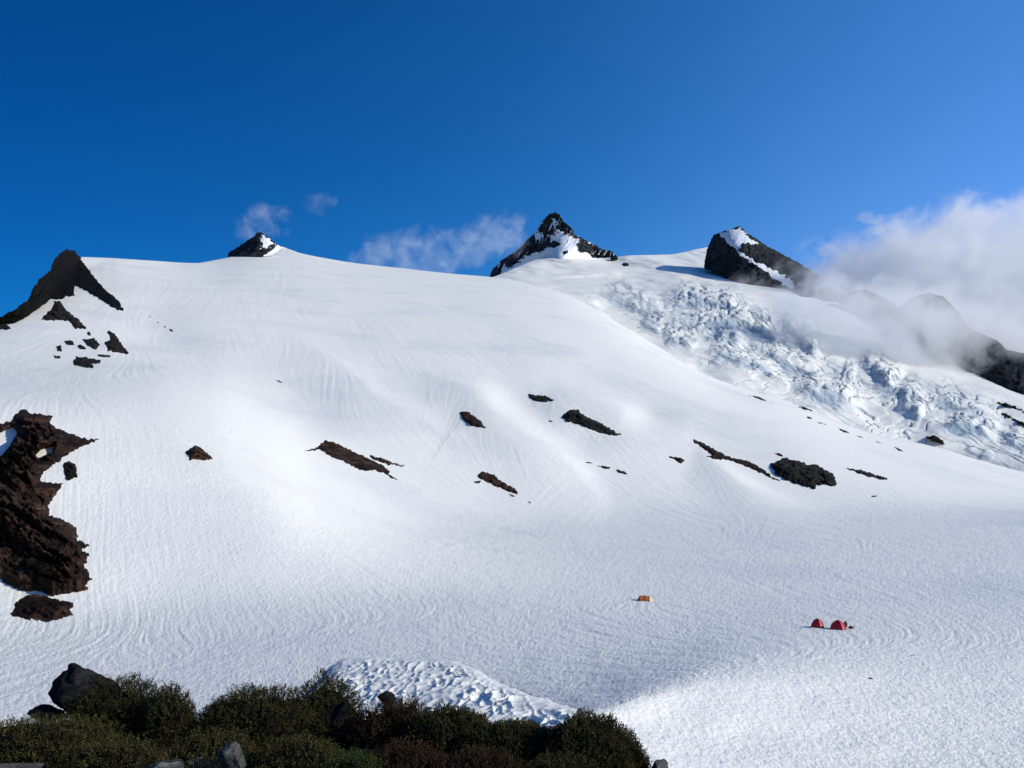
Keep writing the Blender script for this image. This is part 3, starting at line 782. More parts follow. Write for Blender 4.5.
for poly, lab in [
    ([(926.5, 436.8), (935, 434.5), (944, 441), (945.5, 446), (932, 441)], 'dark rock half buried at the foot of the icefall'),
    ([(992, 400.5), (1009, 403.5), (1024, 410), (1045, 417), (1045, 421), (1024, 413), (1009, 408.6), (996, 404.6)], 'upper dark rock strip on the glacier at the right edge'),
    ([(1000, 410), (1009, 415), (1024, 423), (1040, 431), (1040, 435), (1024, 427), (1006, 419), (999, 415.5), (1003, 415)], 'lower forked dark rock strip on the glacier at the right edge')]:
    outcrop(poly, lab, M_ROCK_GREY, q=q_glac, h=9, group=GG)
for poly, lab in [([(909, 655), (914, 654.6), (917, 656), (911, 656.6)], 'tiny dark stone on the open snow beyond the other stone'),
                  ([(867, 677.6), (871, 677.4), (876, 679), (870, 679.2)], 'tiny dark stone on the open snow, nearer of two')]:
    outcrop(poly, lab, M_ROCK_GREY, h=1.2, name='stone', cat='stone', group='stones on the open snow', jag=0.4)

# ------------------------------------------------------------------ suncupped snow bank
def worley(x, y, seed=0):
    ix, iy = np.floor(x).astype(np.int64), np.floor(y).astype(np.int64)
    d1 = np.full(x.shape, 9.0); d2 = np.full(x.shape, 9.0)
    for a in (-1, 0, 1):
        for b in (-1, 0, 1):
            cx, cy = ix + a, iy + b
            jx = cx + 0.15 + 0.7 * _h(cx, cy, ix * 0 + seed); jy = cy + 0.15 + 0.7 * _h(cx, cy, ix * 0 + seed + 5)
            d = np.hypot(x - jx, y - jy)
            d2 = np.where(d < d1, d1, np.minimum(d2, d)); d1 = np.minimum(d1, d)
    return d1, d2

def snow_bank():
    edge = curve([(-200, 850), (200, 770), (290, 715), (315, 682), (330, 668), (345, 659), (370, 655.5), (430, 655.5), (450, 659), (470, 668), (500, 682), (520, 690), (550, 701), (585, 713), (625, 735), (680, 775), (800, 850)])
    px = np.arange(180, 700, 0.65)
    c = edge(px)
    bottom = 900.0
    t = np.linspace(0, 1, 400)[:, None]
    py = c[None] + (bottom - c)[None] * t ** 1.25
    PX = np.broadcast_to(px[None], py.shape)
    u, w = UW(PX, py)
    q = -w / (7.0 - 0.0045 * (PX - 420))
    q = q * (1 - 0.05 * np.exp(-(py - c) / 6))
    D = 1 / q
    V = P3(PX, py, D)
    x, y = V[..., 0], V[..., 1]
    wx, wy = 0.22 * fbm(x * 1.1, y * 1.1, 1, 3), 0.26 * fbm(x * 1.1, y * 1.1, 7, 3)
    vary = np.clip(0.75 + 0.9 * fbm(x / 1.6, y / 1.9, 11, 2), 0.3, 1.4)
    d1, d2 = worley((x + wx) / 0.31, (y + wy) / 0.33, 3)
    e1, e2 = worley((x + wx) / 0.19 + 7, (y + wy) / 0.27, 9)
    fade = np.clip((py - c) / 10, 0.25, 1)
    V[..., 2] += fade * vary * (0.22 * d1 ** 1.6 + 0.04 * e1 * e1 - 0.12) + 0.10 * fbm(x / 2.2, y / 2.2, 3, 3)
    back = []
    for k in range(1, 22):
        s = k / 21
        Dk = D[0] * (1 + 0.012 * k + 0.010 * k * s)
        B = P3(px, c, Dk); B[:, 2] = V[0, :, 2] - 13.5 * s ** 1.35
        back.append(B)
    V = np.concatenate([np.stack(back[::-1]), V], 0)
    o = make_mesh('snow_bank', V.reshape(-1, 3), grid_faces(*V.shape[:2])[:, ::-1], M_SNOW_NEAR)
    o['kind'] = 'structure'
snow_bank()

# ------------------------------------------------------------------ foreground knoll
def knoll_z(x, y):
    x, y = np.asarray(x, float), np.asarray(y, float)
    z = -1.62 - 0.085 * np.maximum(y, 0) - 0.55 * np.maximum(y - 6.2, 0) ** 1.5
    right = np.maximum(x - 0.35, 0)
    z = z - 0.35 * right - 0.9 * np.maximum(right - 0.25, 0) ** 1.4
    z = z + 0.06 * fbm(x * 1.2, y * 1.2, 2, 4)
    return np.maximum(z, -22)

def knoll():
    gx = np.linspace(-14, 9, 300); gy = np.linspace(-6, 17, 300)
    X, Y = np.meshgrid(gx, gy, indexing='ij')
    Z = knoll_z(X, Y)
    m = mat_rock('knoll_soil', (0.010, 0.008, 0.005), (0.022, 0.018, 0.011), (0.05, 0.042, 0.028), 3.0, False, 0.03)
    o = make_mesh('rocky_ground', np.stack([X, Y, Z], -1).reshape(-1, 3), grid_faces(300, 300), m)
    o['kind'] = 'structure'
knoll()

def mat_leaf(name, a, b, tip):
    m, nt, out = new_mat(name)
    p = objcoord(nt)
    at = N(nt, 'ShaderNodeAttribute', attribute_name='tone')
    n = noise_node(nt, p, 5.0, 3, 0.6)
    f = mathn(nt, 'ADD', mathn(nt, 'MULTIPLY', at.outputs['Fac'], 0.6), mathn(nt, 'MULTIPLY', n.outputs[0], 0.5))
    c = ramp(nt, f, [(0.2, a), (0.55, b), (0.9, tip)]).outputs[0]
    bs = principled(nt, out, 0.7, 0.12)
    nt.links.new(c, bs.inputs['Base Color'])
    tr = N(nt, 'ShaderNodeBsdfTranslucent'); nt.links.new(c, tr.inputs['Color'])
    mx = N(nt, 'ShaderNodeMixShader'); mx.inputs[0].default_value = 0.22
    nt.links.new(bs.outputs[0], mx.inputs[1]); nt.links.new(tr.outputs[0], mx.inputs[2])
    nt.links.new(mx.outputs[0], out.inputs['Surface'])
    return m

L_DARK = mat_leaf('dark_heather_leaf', (0.008, 0.009, 0.004), (0.030, 0.031, 0.010), (0.105, 0.092, 0.030))
L_OLIVE = mat_leaf('olive_heather_leaf', (0.014, 0.015, 0.005), (0.047, 0.043, 0.013), (0.125, 0.105, 0.034))
L_BROWN = mat_leaf('brown_heather_leaf', (0.012, 0.008, 0.004), (0.036, 0.021, 0.010), (0.095, 0.05, 0.022))
L_GREEN = mat_leaf('fresh_green_leaf', (0.016, 0.026, 0.006), (0.04, 0.062, 0.014), (0.08, 0.11, 0.025))
L_GREY = mat_leaf('grey_leaf', (0.03, 0.035, 0.027), (0.07, 0.08, 0.065), (0.13, 0.14, 0.12))
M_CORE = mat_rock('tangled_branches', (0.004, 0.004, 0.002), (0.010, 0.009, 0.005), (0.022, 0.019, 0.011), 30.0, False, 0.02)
M_TWIG, _nt, _o = new_mat('twig_bark')
_b = principled(_nt, _o, 0.8, 0.2)
_nt.links.new(ramp(_nt, noise_node(_nt, objcoord(_nt), 40, 4).outputs[0], [(0.3, (0.02, 0.014, 0.009)), (0.7, (0.08, 0.06, 0.045))]).outputs[0], _b.inputs['Base Color'])

def leaf_mesh(O, Dn, L, nl, r, leaf=(0.018, 0.005), spread=0.9):
    """sprigs at O growing along Dn: each a spiral of nl narrow leaves"""
    n = len(O)
    t = np.linspace(0.1, 1.0, nl)[None, :, None]
    base = O[:, None] + Dn[:, None] * (L[:, None, None] * t)
    base = base + r.normal(0, 0.004, base.shape)
    up = np.where(np.abs(Dn[:, 2:3]) > 0.9, np.array([[1.0, 0, 0]]), np.array([[0, 0, 1.0]]))
    e1 = np.cross(Dn, up); e1 /= np.linalg.norm(e1, axis=1, keepdims=True); e2 = np.cross(Dn, e1)
    ph = r.uniform(0, 6.28, (n, 1)) + np.arange(nl)[None] * 2.4
    rad = np.cos(ph)[..., None] * e1[:, None] + np.sin(ph)[..., None] * e2[:, None]
    sp = spread * (1.15 - 0.75 * t)
    dirn = Dn[:, None] * (1 - 0.35 * sp) + rad * sp
    dirn /= np.linalg.norm(dirn, axis=2, keepdims=True)
    side = np.cross(dirn, rad + r.normal(0, .3, rad.shape)); side /= np.linalg.norm(side, axis=2, keepdims=True) + 1e-9
    ll = leaf[0] * r.uniform(0.7, 1.3, (n, nl, 1)); ww = leaf[1] * r.uniform(0.7, 1.3, (n, nl, 1))
    v0 = base; v1 = base + dirn * ll * 0.5 + side * ww; v2 = base + dirn * ll; v3 = base + dirn * ll * 0.5 - side * ww
    V = np.stack([v0, v1, v2, v3], 2).reshape(-1, 3)
    return V

def shrub(px, py_top, wpx, D, depth_px, label, mat, n=1500, L=0.055, leaf=(0.014, 0.0038), nl=13, seed=1, name='heather_shrub', cat='shrub', group='heather shrubs on the knoll', lumps=5, twigs=40, base_drop=0.0):
    """a mounded shrub: crown of leafy sprigs over a tangle of stems"""
    r = np.random.default_rng(seed)
    m = D / F
    x0 = float(UW(px, py_top)[0]) * D
    zt = float(UW(px, py_top)[1]) * D
    rx = wpx * m / 2; ry = depth_px * m / 2
    zb = float(knoll_z(x0, D)) - 0.05 - base_drop
    h = zt - zb
    root = thing(name, label, cat, (x0, D, zb), 0, group)
    # several overlapping lumps make the crown's uneven outline
    cs = [(0, 0, 1.0, 1.0)]
    for k in range(lumps):
        a = r.uniform(0, 6.28); q = r.uniform(0.25, 0.5)
        cs.append((math.cos(a) * q, math.sin(a) * q, r.uniform(0.40, 0.55), r.uniform(0.7, 1.0)))
    O, Dn, tone = [], [], []
    wsum = sum(c[2] ** 2 for c in cs)
    for cx, cy, s, hh in cs:
        k = int(n * s * s / wsum)
        th = r.uniform(0, 6.28, k); c = r.uniform(0.0, 1, k)
        st = np.sqrt(1 - c * c)
        dx, dy, dz = np.cos(th) * st, np.sin(th) * st, c
        rad = r.uniform(0.72, 1.0, k) ** 0.6
        bump_ = 1 + 0.11 * fbm(dx * 2.6 + seed, dy * 2.6, dz * 2.6, 3)
        rr = rad * bump_
        X = (cx + dx * rr * s) * rx; Y = (cy + dy * rr * s) * ry
        Z = dz * rr * h * hh * (s if (cx or cy) else 1.0) + (h * hh * (1 - s) * 0.65 if (cx or cy) else 0)
        O.append(np.stack([X, Y, np.maximum(Z, 0.02)], 1))
        dn = np.stack([dx / rx, dy / ry, dz / h + 0.35 / h], 1); dn /= np.linalg.norm(dn, axis=1, keepdims=True)
        dn += r.normal(0, 0.32, dn.shape); dn[:, 2] += 0.25; dn /= np.linalg.norm(dn, axis=1, keepdims=True)
        Dn.append(dn); tone.append(np.clip(0.45 * rad + r.uniform(0, 0.5, k) - 0.1 + 0.35 * fbm(X / (0.22 * rx) + seed, Y / (0.3 * ry), Z / (0.2 * h), 2), 0, 1))
    O, Dn, tone = np.concatenate(O), np.concatenate(Dn), np.concatenate(tone)
    LL = L * r.uniform(0.6, 1.35, len(O))
    O = O - Dn * (LL * 0.8)[:, None]
    V = leaf_mesh(O, Dn, LL, nl, r, leaf)
    nf = len(V) // 4
    CV, CF = [], []
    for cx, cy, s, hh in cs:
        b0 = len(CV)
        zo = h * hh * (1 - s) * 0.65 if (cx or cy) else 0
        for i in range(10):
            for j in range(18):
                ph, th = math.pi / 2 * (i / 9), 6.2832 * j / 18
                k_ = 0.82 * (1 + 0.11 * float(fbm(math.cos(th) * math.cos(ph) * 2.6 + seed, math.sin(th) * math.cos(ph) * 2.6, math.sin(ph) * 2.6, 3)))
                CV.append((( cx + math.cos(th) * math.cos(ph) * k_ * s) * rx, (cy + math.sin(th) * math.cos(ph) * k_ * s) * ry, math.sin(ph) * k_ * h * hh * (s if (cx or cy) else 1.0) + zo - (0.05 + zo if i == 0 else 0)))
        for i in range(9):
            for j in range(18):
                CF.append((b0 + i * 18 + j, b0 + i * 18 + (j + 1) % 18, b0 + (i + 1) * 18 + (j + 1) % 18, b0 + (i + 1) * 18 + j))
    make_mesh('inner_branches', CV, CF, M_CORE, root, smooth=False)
    make_mesh('foliage', V, np.arange(nf * 4).reshape(nf, 4), mat, root, smooth=False, attrs={'tone': np.repeat(tone, nl * 4)})
    # stems fanning up from the root
    SV, SF = [], []
    for k in range(twigs):
        tgt = O[r.integers(len(O))]
        p0 = np.array([tgt[0] * 0.25, tgt[1] * 0.25, -0.02]); p1 = tgt * [0.7, 0.7, 0.5] + r.normal(0, 0.02, 3); p2 = tgt * 0.98
        prev = None
        for t in np.linspace(0, 1, 6):
            c = (1 - t) ** 2 * p0 + 2 * t * (1 - t) * p1 + t * t * p2
            w_ = 0.010 * (1 - 0.8 * t)
            b0 = len(SV)
            for a in range(4): SV.append(c + w_ * np.array([math.cos(a * 1.57), math.sin(a * 1.57), 0]))
            if prev is not None:
                for a in range(4): SF.append((prev + a, prev + (a + 1) % 4, b0 + (a + 1) % 4, b0 + a))
            prev = b0
    for k in range(max(4, twigs // 4)):                # a few dead twigs stick out of the crown
        tgt = O[r.integers(len(O))]; dd = tgt / (np.linalg.norm(tgt) + 1e-6) + r.normal(0, 0.3, 3); prev = None
        for t in np.linspace(0, 1, 4):
            c = tgt * 0.85 + dd * t * r.uniform(0.08, 0.10)
            b0 = len(SV)
            for a in range(4): SV.append(c + 0.0028 * (1.2 - t) * np.array([math.cos(a * 1.57), math.sin(a * 1.57), 0]))
            if prev is not None:
                for a in range(4): SF.append((prev + a, prev + (a + 1) % 4, b0 + (a + 1) % 4, b0 + a))
            prev = b0
    make_mesh('stem', SV, SF, M_TWIG, root, smooth=True)
    return root

SH = [
    # px, top, width, D, depth_px, label, mat, n
    (122, 673, 136, 6.9, 120, 'dark rounded heather shrub leaning on the black boulder', L_DARK, 5200),
    (172, 684, 58, 6.6, 70, 'small dark heather shrub between the boulder shrub and its broad neighbour', L_DARK, 2200),
    (258, 682, 128, 6.7, 110, 'broad domed heather shrub left of the tallest shrub', L_DARK, 5000),
    (324, 671, 110, 7.0, 100, 'tallest dark heather shrub, in front of the dimpled snow bank', L_DARK, 4600),
    (398, 697, 112, 6.7, 90, 'brownish dark shrub under the middle of the snow bank', L_BROWN, 4000),
    (450, 706, 104, 6.4, 80, 'dark ragged shrub right of the brownish one', L_DARK, 3300),
    (510, 722, 110, 6.2, 80, 'low dark shrub beside the round end shrub', L_DARK, 3300),
    (590, 713, 112, 6.0, 96, 'round dark shrub at the right end of the row', L_DARK, 4200),
    (634, 739, 40, 5.9, 44, 'little outermost shrub at the right foot of the round one', L_DARK, 900),
]
for k, (px, top, wpx, D, dp, lab, mt, n) in enumerate(SH):
    shrub(px, top, wpx, D, dp, lab, mt, int(n * 1.5), seed=20 + k)
LOW = [
    (40, 716, 200, 5.9, 120, 'sprawling olive ground heather in the left corner', L_OLIVE, 4200),
    (120, 738, 120, 5.2, 90, 'yellowish olive cushion in front of the boulder shrub', L_OLIVE, 2400),
    (215, 729, 120, 5.6, 90, 'olive green cushion in front of the broad domed shrub', L_OLIVE, 2600),
    (300, 735, 110, 5.5, 80, 'dull green cushion under the tallest shrub', L_OLIVE, 2300),
    (350, 748, 90, 5.1, 70, 'bright green cushion low at the bottom of the picture', L_GREEN, 1700),
    (405, 738, 110, 5.3, 80, 'reddish brown cushion among the dark shrubs', L_BROWN, 2300),
    (480, 747, 120, 5.2, 80, 'dark brown cushion under the low dark shrub', L_BROWN, 2300),
    (560, 752, 110, 5.2, 70, 'dark green cushion in front of the round end shrub', L_DARK, 2000),
    (200, 757, 60, 4.9, 40, 'pale grey leafed cushion against the light rock', L_GREY, 900),
]
for k, (px, top, wpx, D, dp, lab, mt, n) in enumerate(LOW):
    shrub(px, top, wpx, D, dp, lab, mt, int(n * 1.4), L=0.042, leaf=(0.012, 0.0036), nl=10, seed=60 + k, name='heather_cushion', cat='low plant', group='low cushions at the front of the knoll', twigs=16)

# --- boulders of the knoll
def stone_rock(px, py, wpx, hpx, D, dpx, label, mat, seed, name='boulder', tilt=0.0, cut=7, bottom=None):
    """an angular boulder: a ball sliced by random planes, then roughened"""
    r = np.random.default_rng(seed)
    m = D / F
    import bmesh
    bm = bmesh.new(); bmesh.ops.create_icosphere(bm, subdivisions=5, radius=1.0)
    V = np.array([v.co[:] for v in bm.verts]); Fc = [tuple(v.index for v in f.verts) for f in bm.faces]; bm.free()
    for k in range(cut + 3):
        n = r.normal(0, 1, 3); n /= np.linalg.norm(n); d0 = r.uniform(0.28, 0.6)
        s = V @ n; V = V - np.maximum(s - d0, 0)[:, None] * n[None] * 1.0
    V = V * (1 + 0.10 * facets(V[:, 0] * 4, V[:, 1] * 4, V[:, 2] * 6, seed)[:, None] + 0.03 * fbm(V[:, 0] * 6 + seed, V[:, 1] * 6, V[:, 2] * 9, 3)[:, None])
    c, s = math.cos(tilt), math.sin(tilt)
    V = np.stack([V[:, 0] * c - V[:, 2] * s, V[:, 1], V[:, 0] * s + V[:, 2] * c], 1)
    V /= np.abs(V).max(0)
    V = V * np.array([wpx * m / 2, dpx * m / 2, hpx * m / 2])
    ctr = P3(px, py, D)
    o = make_mesh(name, V + ctr, Fc, mat, smooth=False)
    origin_to(o, ctr)
    return tag(o, label, 'boulder')

M_B1 = mat_rock('boulder_black', (0.006, 0.006, 0.007), (0.016, 0.016, 0.018), (0.05, 0.05, 0.054), 5.0, False, 0.05)
M_B2 = mat_rock('boulder_grey', (0.04, 0.04, 0.038), (0.12, 0.118, 0.11), (0.26, 0.25, 0.23), 6.0, False, 0.03)
stone_rock(97, 703, 74, 78, 7.1, 60, 'black angular boulder standing up behind the left shrubs', M_B1, 3, tilt=-0.5)
stone_rock(50, 717, 44, 24, 7.0, 40, 'low black rock at the foot of the standing boulder', M_B1, 8)
stone_rock(236, 763, 36, 40, 4.9, 40, 'light grey rock poking out between the cushions at the bottom', M_B2, 5, tilt=0.6)
stone_rock(20, 770, 60, 18, 4.6, 40, 'flat grey rock at the bottom left corner', M_B2, 12)
stone_rock(342, 713, 22, 26, 6.4, 22, 'dark slanted rock set in the tallest shrub', M_B1, 15, tilt=-0.6)
stone_rock(389, 700, 22, 16, 7.0, 26, 'dark grey rock peeping over the brownish shrub', M_B1, 17)
stone_rock(657, 768, 22, 14, 5.8, 24, 'grey rock tip beyond the outermost shrub', M_B2, 19)
stone_rock(170, 770, 50, 22, 4.7, 40, 'grey stone low under the pale cushion', M_B2, 23)

# ------------------------------------------------------------------ tents
def mat_cloth(name, c, tr=0.10):
    m, nt, out = new_mat(name)
    b = principled(nt, out, 0.5, 0.35)
    n = noise_node(nt, objcoord(nt), 6.0, 3)
    cc = ramp(nt, n.outputs[0], [(0.3, tuple(x * 0.85 for x in c)), (0.7, c)]).outputs[0]
    nt.links.new(cc, b.inputs['Base Color'])
    t = N(nt, 'ShaderNodeBsdfTranslucent'); nt.links.new(cc, t.inputs['Color'])
    mx = N(nt, 'ShaderNodeMixShader'); mx.inputs[0].default_value = tr
    nt.links.new(b.outputs[0], mx.inputs[1]); nt.links.new(t.outputs[0], mx.inputs[2]); nt.links.new(mx.outputs[0], out.inputs['Surface'])
    return m

C_RED = mat_cloth('red_nylon', (0.55, 0.02, 0.035))
C_RED2 = mat_cloth('dark_red_nylon', (0.30, 0.012, 0.02), 0.1)
C_ORANGE = mat_cloth('orange_nylon', (0.62, 0.20, 0.03))
C_CREAM = mat_cloth('pale_nylon', (0.75, 0.58, 0.36))
C_GREY = mat_cloth('grey_nylon', (0.16, 0.16, 0.18), 0.1)
C_BLACK = mat_cloth('black_nylon', (0.02, 0.02, 0.024), 0.0)

def tube(pts, rad, n=5):
    V, Fc = [], []
    pts = [np.asarray(p, float) for p in pts]
    for i, p in enumerate(pts):
        d = pts[min(i + 1, len(pts) - 1)] - pts[max(i - 1, 0)]; d /= np.linalg.norm(d)
        a = np.cross(d, [0, 0, 1.0] if abs(d[2]) < 0.9 else [1.0, 0, 0]); a /= np.linalg.norm(a); b = np.cross(d, a)
        for k in range(n): V.append(p + rad * (math.cos(6.283 * k / n) * a + math.sin(6.283 * k / n) * b))
        if i:
            for k in range(n): Fc.append(((i - 1) * n + k, (i - 1) * n + (k + 1) % n, i * n + (k + 1) % n, i * n + k))
    Fc += [tuple(range(n))[::-1], tuple(range((len(pts) - 1) * n, len(pts) * n))]
    return V, Fc

def dome_tent(loc, rz, label, scale, tall):
    """two crossed arched poles under a tight fly: four flat-ish panels between the poles, a vestibule and a door"""
    t = thing('dome_tent', label, 'tent', loc, rz, 'red tents pitched on the snow')
    a, h = 1.0 * scale, tall
    cor = [np.array([math.cos(math.radians(45 + 90 * k)) * a * 1.32, math.sin(math.radians(45 + 90 * k)) * a * 1.32, 0]) for k in range(4)]
    def arch(c, s):                                   # s 0 at ground .. 1 at apex
        ang = s * math.pi / 2
        return np.array([c[0] * math.cos(ang) ** 0.9, c[1] * math.cos(ang) ** 0.9, h * (0.35 * s + 0.65 * math.sin(ang))])
    V, Fc = [], []
    ns, nw = 10, 8
    for k in range(4):
        c0, c1 = cor[k], cor[(k + 1) % 4]
        b0 = len(V)
        for i in range(ns + 1):
            s = i / ns * 0.999; p, q = arch(c0, s), arch(c1, s)
            for j in range(nw + 1):
                w = j / nw
                v = p * (1 - w) + q * w
                v = v * (1 - 0.06 * math.sin(math.pi * w)) + np.array([0, 0, -0.02 * math.sin(math.pi * w)])
                V.append([v[0], v[1], max(v[2], 0)])
        for i in range(ns):
            for j in range(nw):
                x = b0 + i * (nw + 1) + j
                Fc.append((x, x + 1, x + nw + 2, x + nw + 1))
    make_mesh('fly', V, Fc, C_RED, t, smooth=False)
    for c0, c1 in ((0, 2), (1, 3)):
        pts = [arch(cor[c0], s) * 1.012 for s in np.linspace(0, 0.999, 9)] + [arch(cor[c1], s) * 1.012 for s in np.linspace(0.95, 0, 9)]
        v, f = tube(pts, 0.025); make_mesh('pole', v, f, C_RED2, t)
    # vestibule: a wedge pulled out over the door side (+x)
    p0, p1 = arch(cor[3], 0.62) * 1.01, arch(cor[0], 0.62) * 1.01
    tip = np.array([a * 1.45, 0, 0]); l0, l1 = cor[3] * 1.0, cor[0] * 1.0
    mid = (p0 + p1) / 2 + np.array([0.10, 0, 0.02])
    vv = [p0, mid, p1, l0, l1, tip, tip * [0.9, 1, 1] + [0, -0.3, 0], tip * [0.9, 1, 1] + [0, 0.3, 0]]
    make_mesh('vestibule', vv, [(0, 3, 6, 1), (1, 6, 5), (1, 5, 7), (1, 7, 4, 2)], C_RED, t, smooth=False)
    make_mesh('door', [mid * [1.03, 1, 0.97], tip * [0.93, 1, 1] + [0.03, -0.26, 0.02], tip * [1.0, 1, 1] + [0.03, -0.02, 0.02]], [(0, 1, 2)], C_RED2, t, smooth=False)
    for c in cor:
        v, f = tube([c * 0.99 + [0, 0, 0.02], c * 1.35 + [0, 0, 0.0]], 0.008, 4); make_mesh('guy_line', v, f, C_GREY, t)
    return t

def tunnel_tent(loc, rz, label):
    """three hoops under a long fly, sloped pale ends"""
    t = thing('tunnel_tent', label, 'tent', loc, rz)
    def hoop(x, r, h, n=10):
        return [np.array([x, r * math.cos(math.pi * k / n), h * math.sin(math.pi * k / n)]) for k in range(n + 1)]
    def loft(name, hs, mat):
        V = [p for h in hs for p in h]; n = len(hs[0])
        Fc = [(i * n + k, i * n + k + 1, (i + 1) * n + k + 1, (i + 1) * n + k) for i in range(len(hs) - 1) for k in range(n - 1)]
        return make_mesh(name, V, Fc, mat, t, smooth=False)
    xs = [(-0.75, 0.95, 1.05), (-0.38, 0.92, 1.00), (0.0, 0.98, 1.08), (0.38, 0.9, 0.98), (0.75, 0.92, 1.0)]
    loft('fly', [hoop(*x) for x in xs], C_ORANGE)
    loft('end_panel', [hoop(0.75, 0.92, 1.0), hoop(1.0, 0.8, 0.75), hoop(1.32, 0.5, 0.05)], C_CREAM)
    loft('end_panel', [hoop(-1.3, 0.6, 0.05), hoop(-1.0, 0.82, 0.72), hoop(-0.75, 0.95, 1.05)], C_GREY)
    for x in (xs[0], xs[2], xs[4]):
        v, f = tube(hoop(x[0], x[1] + 0.02, x[2] + 0.02), 0.025); make_mesh('pole', v, f, C_RED2, t)
    v, f = [], []
    make_mesh('door', [np.array([1.02, -0.3, 0.66]), np.array([1.26, -0.36, 0.10]), np.array([1.26, 0.1, 0.10]), np.array([1.04, 0.1, 0.72])], [(0, 1, 2, 3)], C_ORANGE, t, smooth=False)
    t.scale = (0.92, 0.85, 0.72)
    return t

def on_snow(px, py, dz=-0.03):
    p = P3(px, py, D_main(px, py)); return (float(p[0]), float(p[1]), float(p[2]) + dz)

dome_tent(on_snow(817.5, 627.5), math.radians(-42), 'smaller red dome tent, on the left of the pair', 0.56, 1.02)
dome_tent(on_snow(838, 629), math.radians(-38), 'larger red dome tent with dark packs beside it', 0.70, 1.0)
tunnel_tent(on_snow(645, 600.5), math.radians(-12), 'orange tunnel tent with pale end pitched alone')

def backpack(loc, rz, tilt, label, s):
    t = thing('backpack', label, 'backpack', loc, rz, 'dark packs beside the larger tent')
    t.rotation_euler = (tilt, 0, rz)
    n, V, Fc = 14, [], []
    prof = [(0.0, 0.14), (0.08, 0.19), (0.3, 0.21), (0.5, 0.20), (0.6, 0.15), (0.66, 0.06)]
    for z, r in prof:
        for k in range(n):
            a = 6.283 * k / n
            V.append((s * r * 1.0 * math.copysign(abs(math.cos(a)) ** 0.7, math.cos(a)), s * r * 0.75 * math.copysign(abs(math.sin(a)) ** 0.7, math.sin(a)), s * z))
    for i in range(len(prof) - 1):
        for k in range(n): Fc.append((i * n + k, i * n + (k + 1) % n, (i + 1) * n + (k + 1) % n, (i + 1) * n + k))
    Fc += [tuple(range(n))[::-1], tuple(range((len(prof) - 1) * n, len(prof) * n))]
    make_mesh('bag', V, Fc, C_BLACK, t)
    for sx in (-0.09, 0.09):
        v, f = tube([(s * sx, s * 0.15, s * 0.55), (s * sx * 1.2, s * 0.22, s * 0.35), (s * sx * 1.1, s * 0.15, s * 0.08)], 0.02 * s); make_mesh('strap', v, f, C_GREY, t)
    v, f = tube([(-0.12 * s, 0, 0.66 * s), (0, 0, 0.72 * s), (0.12 * s, 0, 0.66 * s)], 0.05 * s, 6); make_mesh('lid', v, f, C_BLACK, t)
    return t
backpack(on_snow(845.5, 627.2, 0.0), 0.4, 0.1, 'dark upright pack leaning behind the larger red tent', 0.95)
backpack(on_snow(848.5, 629.0, 0.15), 1.2, 1.45, 'dark pack lying on the snow right of the larger red tent', 0.8)

# ------------------------------------------------------------------ clouds
def mat_cloud(name, dens, scale, thr, edge=1.0, seed=0.0, stretch=(1, 1, 1), detail=7, rough=0.62, dist=0.6, lim=1.0):
    m, nt, out = new_mat(name)
    tc = N(nt, 'ShaderNodeTexCoord')
    geo = N(nt, 'ShaderNodeNewGeometry')
    mp = N(nt, 'ShaderNodeMapping'); mp.inputs['Location'].default_value = (seed, seed * 1.7, seed * 0.6); mp.inputs['Scale'].default_value = stretch
    nt.links.new(geo.outputs['Position'], mp.inputs[0])
    n = noise_node(nt, mp.outputs[0], scale, detail, rough, dist)
    ln = N(nt, 'ShaderNodeVectorMath', operation='LENGTH'); nt.links.new(tc.outputs['Object'], ln.inputs[0])
    r = mathn(nt, 'MULTIPLY', ln.outputs['Value'], ln.outputs['Value'])
    r4 = mathn(nt, 'POWER', r, 3.0)
    f = mathn(nt, 'SUBTRACT', mathn(nt, 'SUBTRACT', n.outputs[0], thr), mathn(nt, 'MULTIPLY', r, edge))
    f = mathn(nt, 'SUBTRACT', f, mathn(nt, 'MULTIPLY', r4, 0.35))
    f = mathn(nt, 'MULTIPLY', f, 5.5)
    f = mathn(nt, 'MAXIMUM', f, 0.0); f = mathn(nt, 'MINIMUM', f, lim)
    inside = mathn(nt, 'LESS_THAN', r, 0.97)
    d = mathn(nt, 'MULTIPLY', mathn(nt, 'MULTIPLY', f, dens), inside)
    v = N(nt, 'ShaderNodeVolumePrincipled')
    v.inputs['Color'].default_value = (0.994, 0.998, 1.0, 1)
    v.inputs['Anisotropy'].default_value = 0.0
    nt.links.new(d, v.inputs['Density'])
    nt.links.new(v.outputs[0], out.inputs['Volume'])
    m.cycles.volume_step_rate = 0.5
    return m

def cloud(px, py, wpx, hpx, D, depth, label, mat, roll=0.0, name='cloud', yaw=0.0):
    import bmesh
    bm = bmesh.new(); bmesh.ops.create_icosphere(bm, subdivisions=3, radius=1.0)
    V = np.array([v.co[:] for v in bm.verts]); Fc = [tuple(v.index for v in f.verts) for f in bm.faces]; bm.free()
    o = make_mesh(name, V, Fc, mat)
    m = D / F
    o.location = P3(px, py, D); o.scale = (wpx * m / 2, depth / 2, hpx * m / 2)
    o.rotation_euler = (0, roll, yaw)
    return tag(o, label, 'cloud')

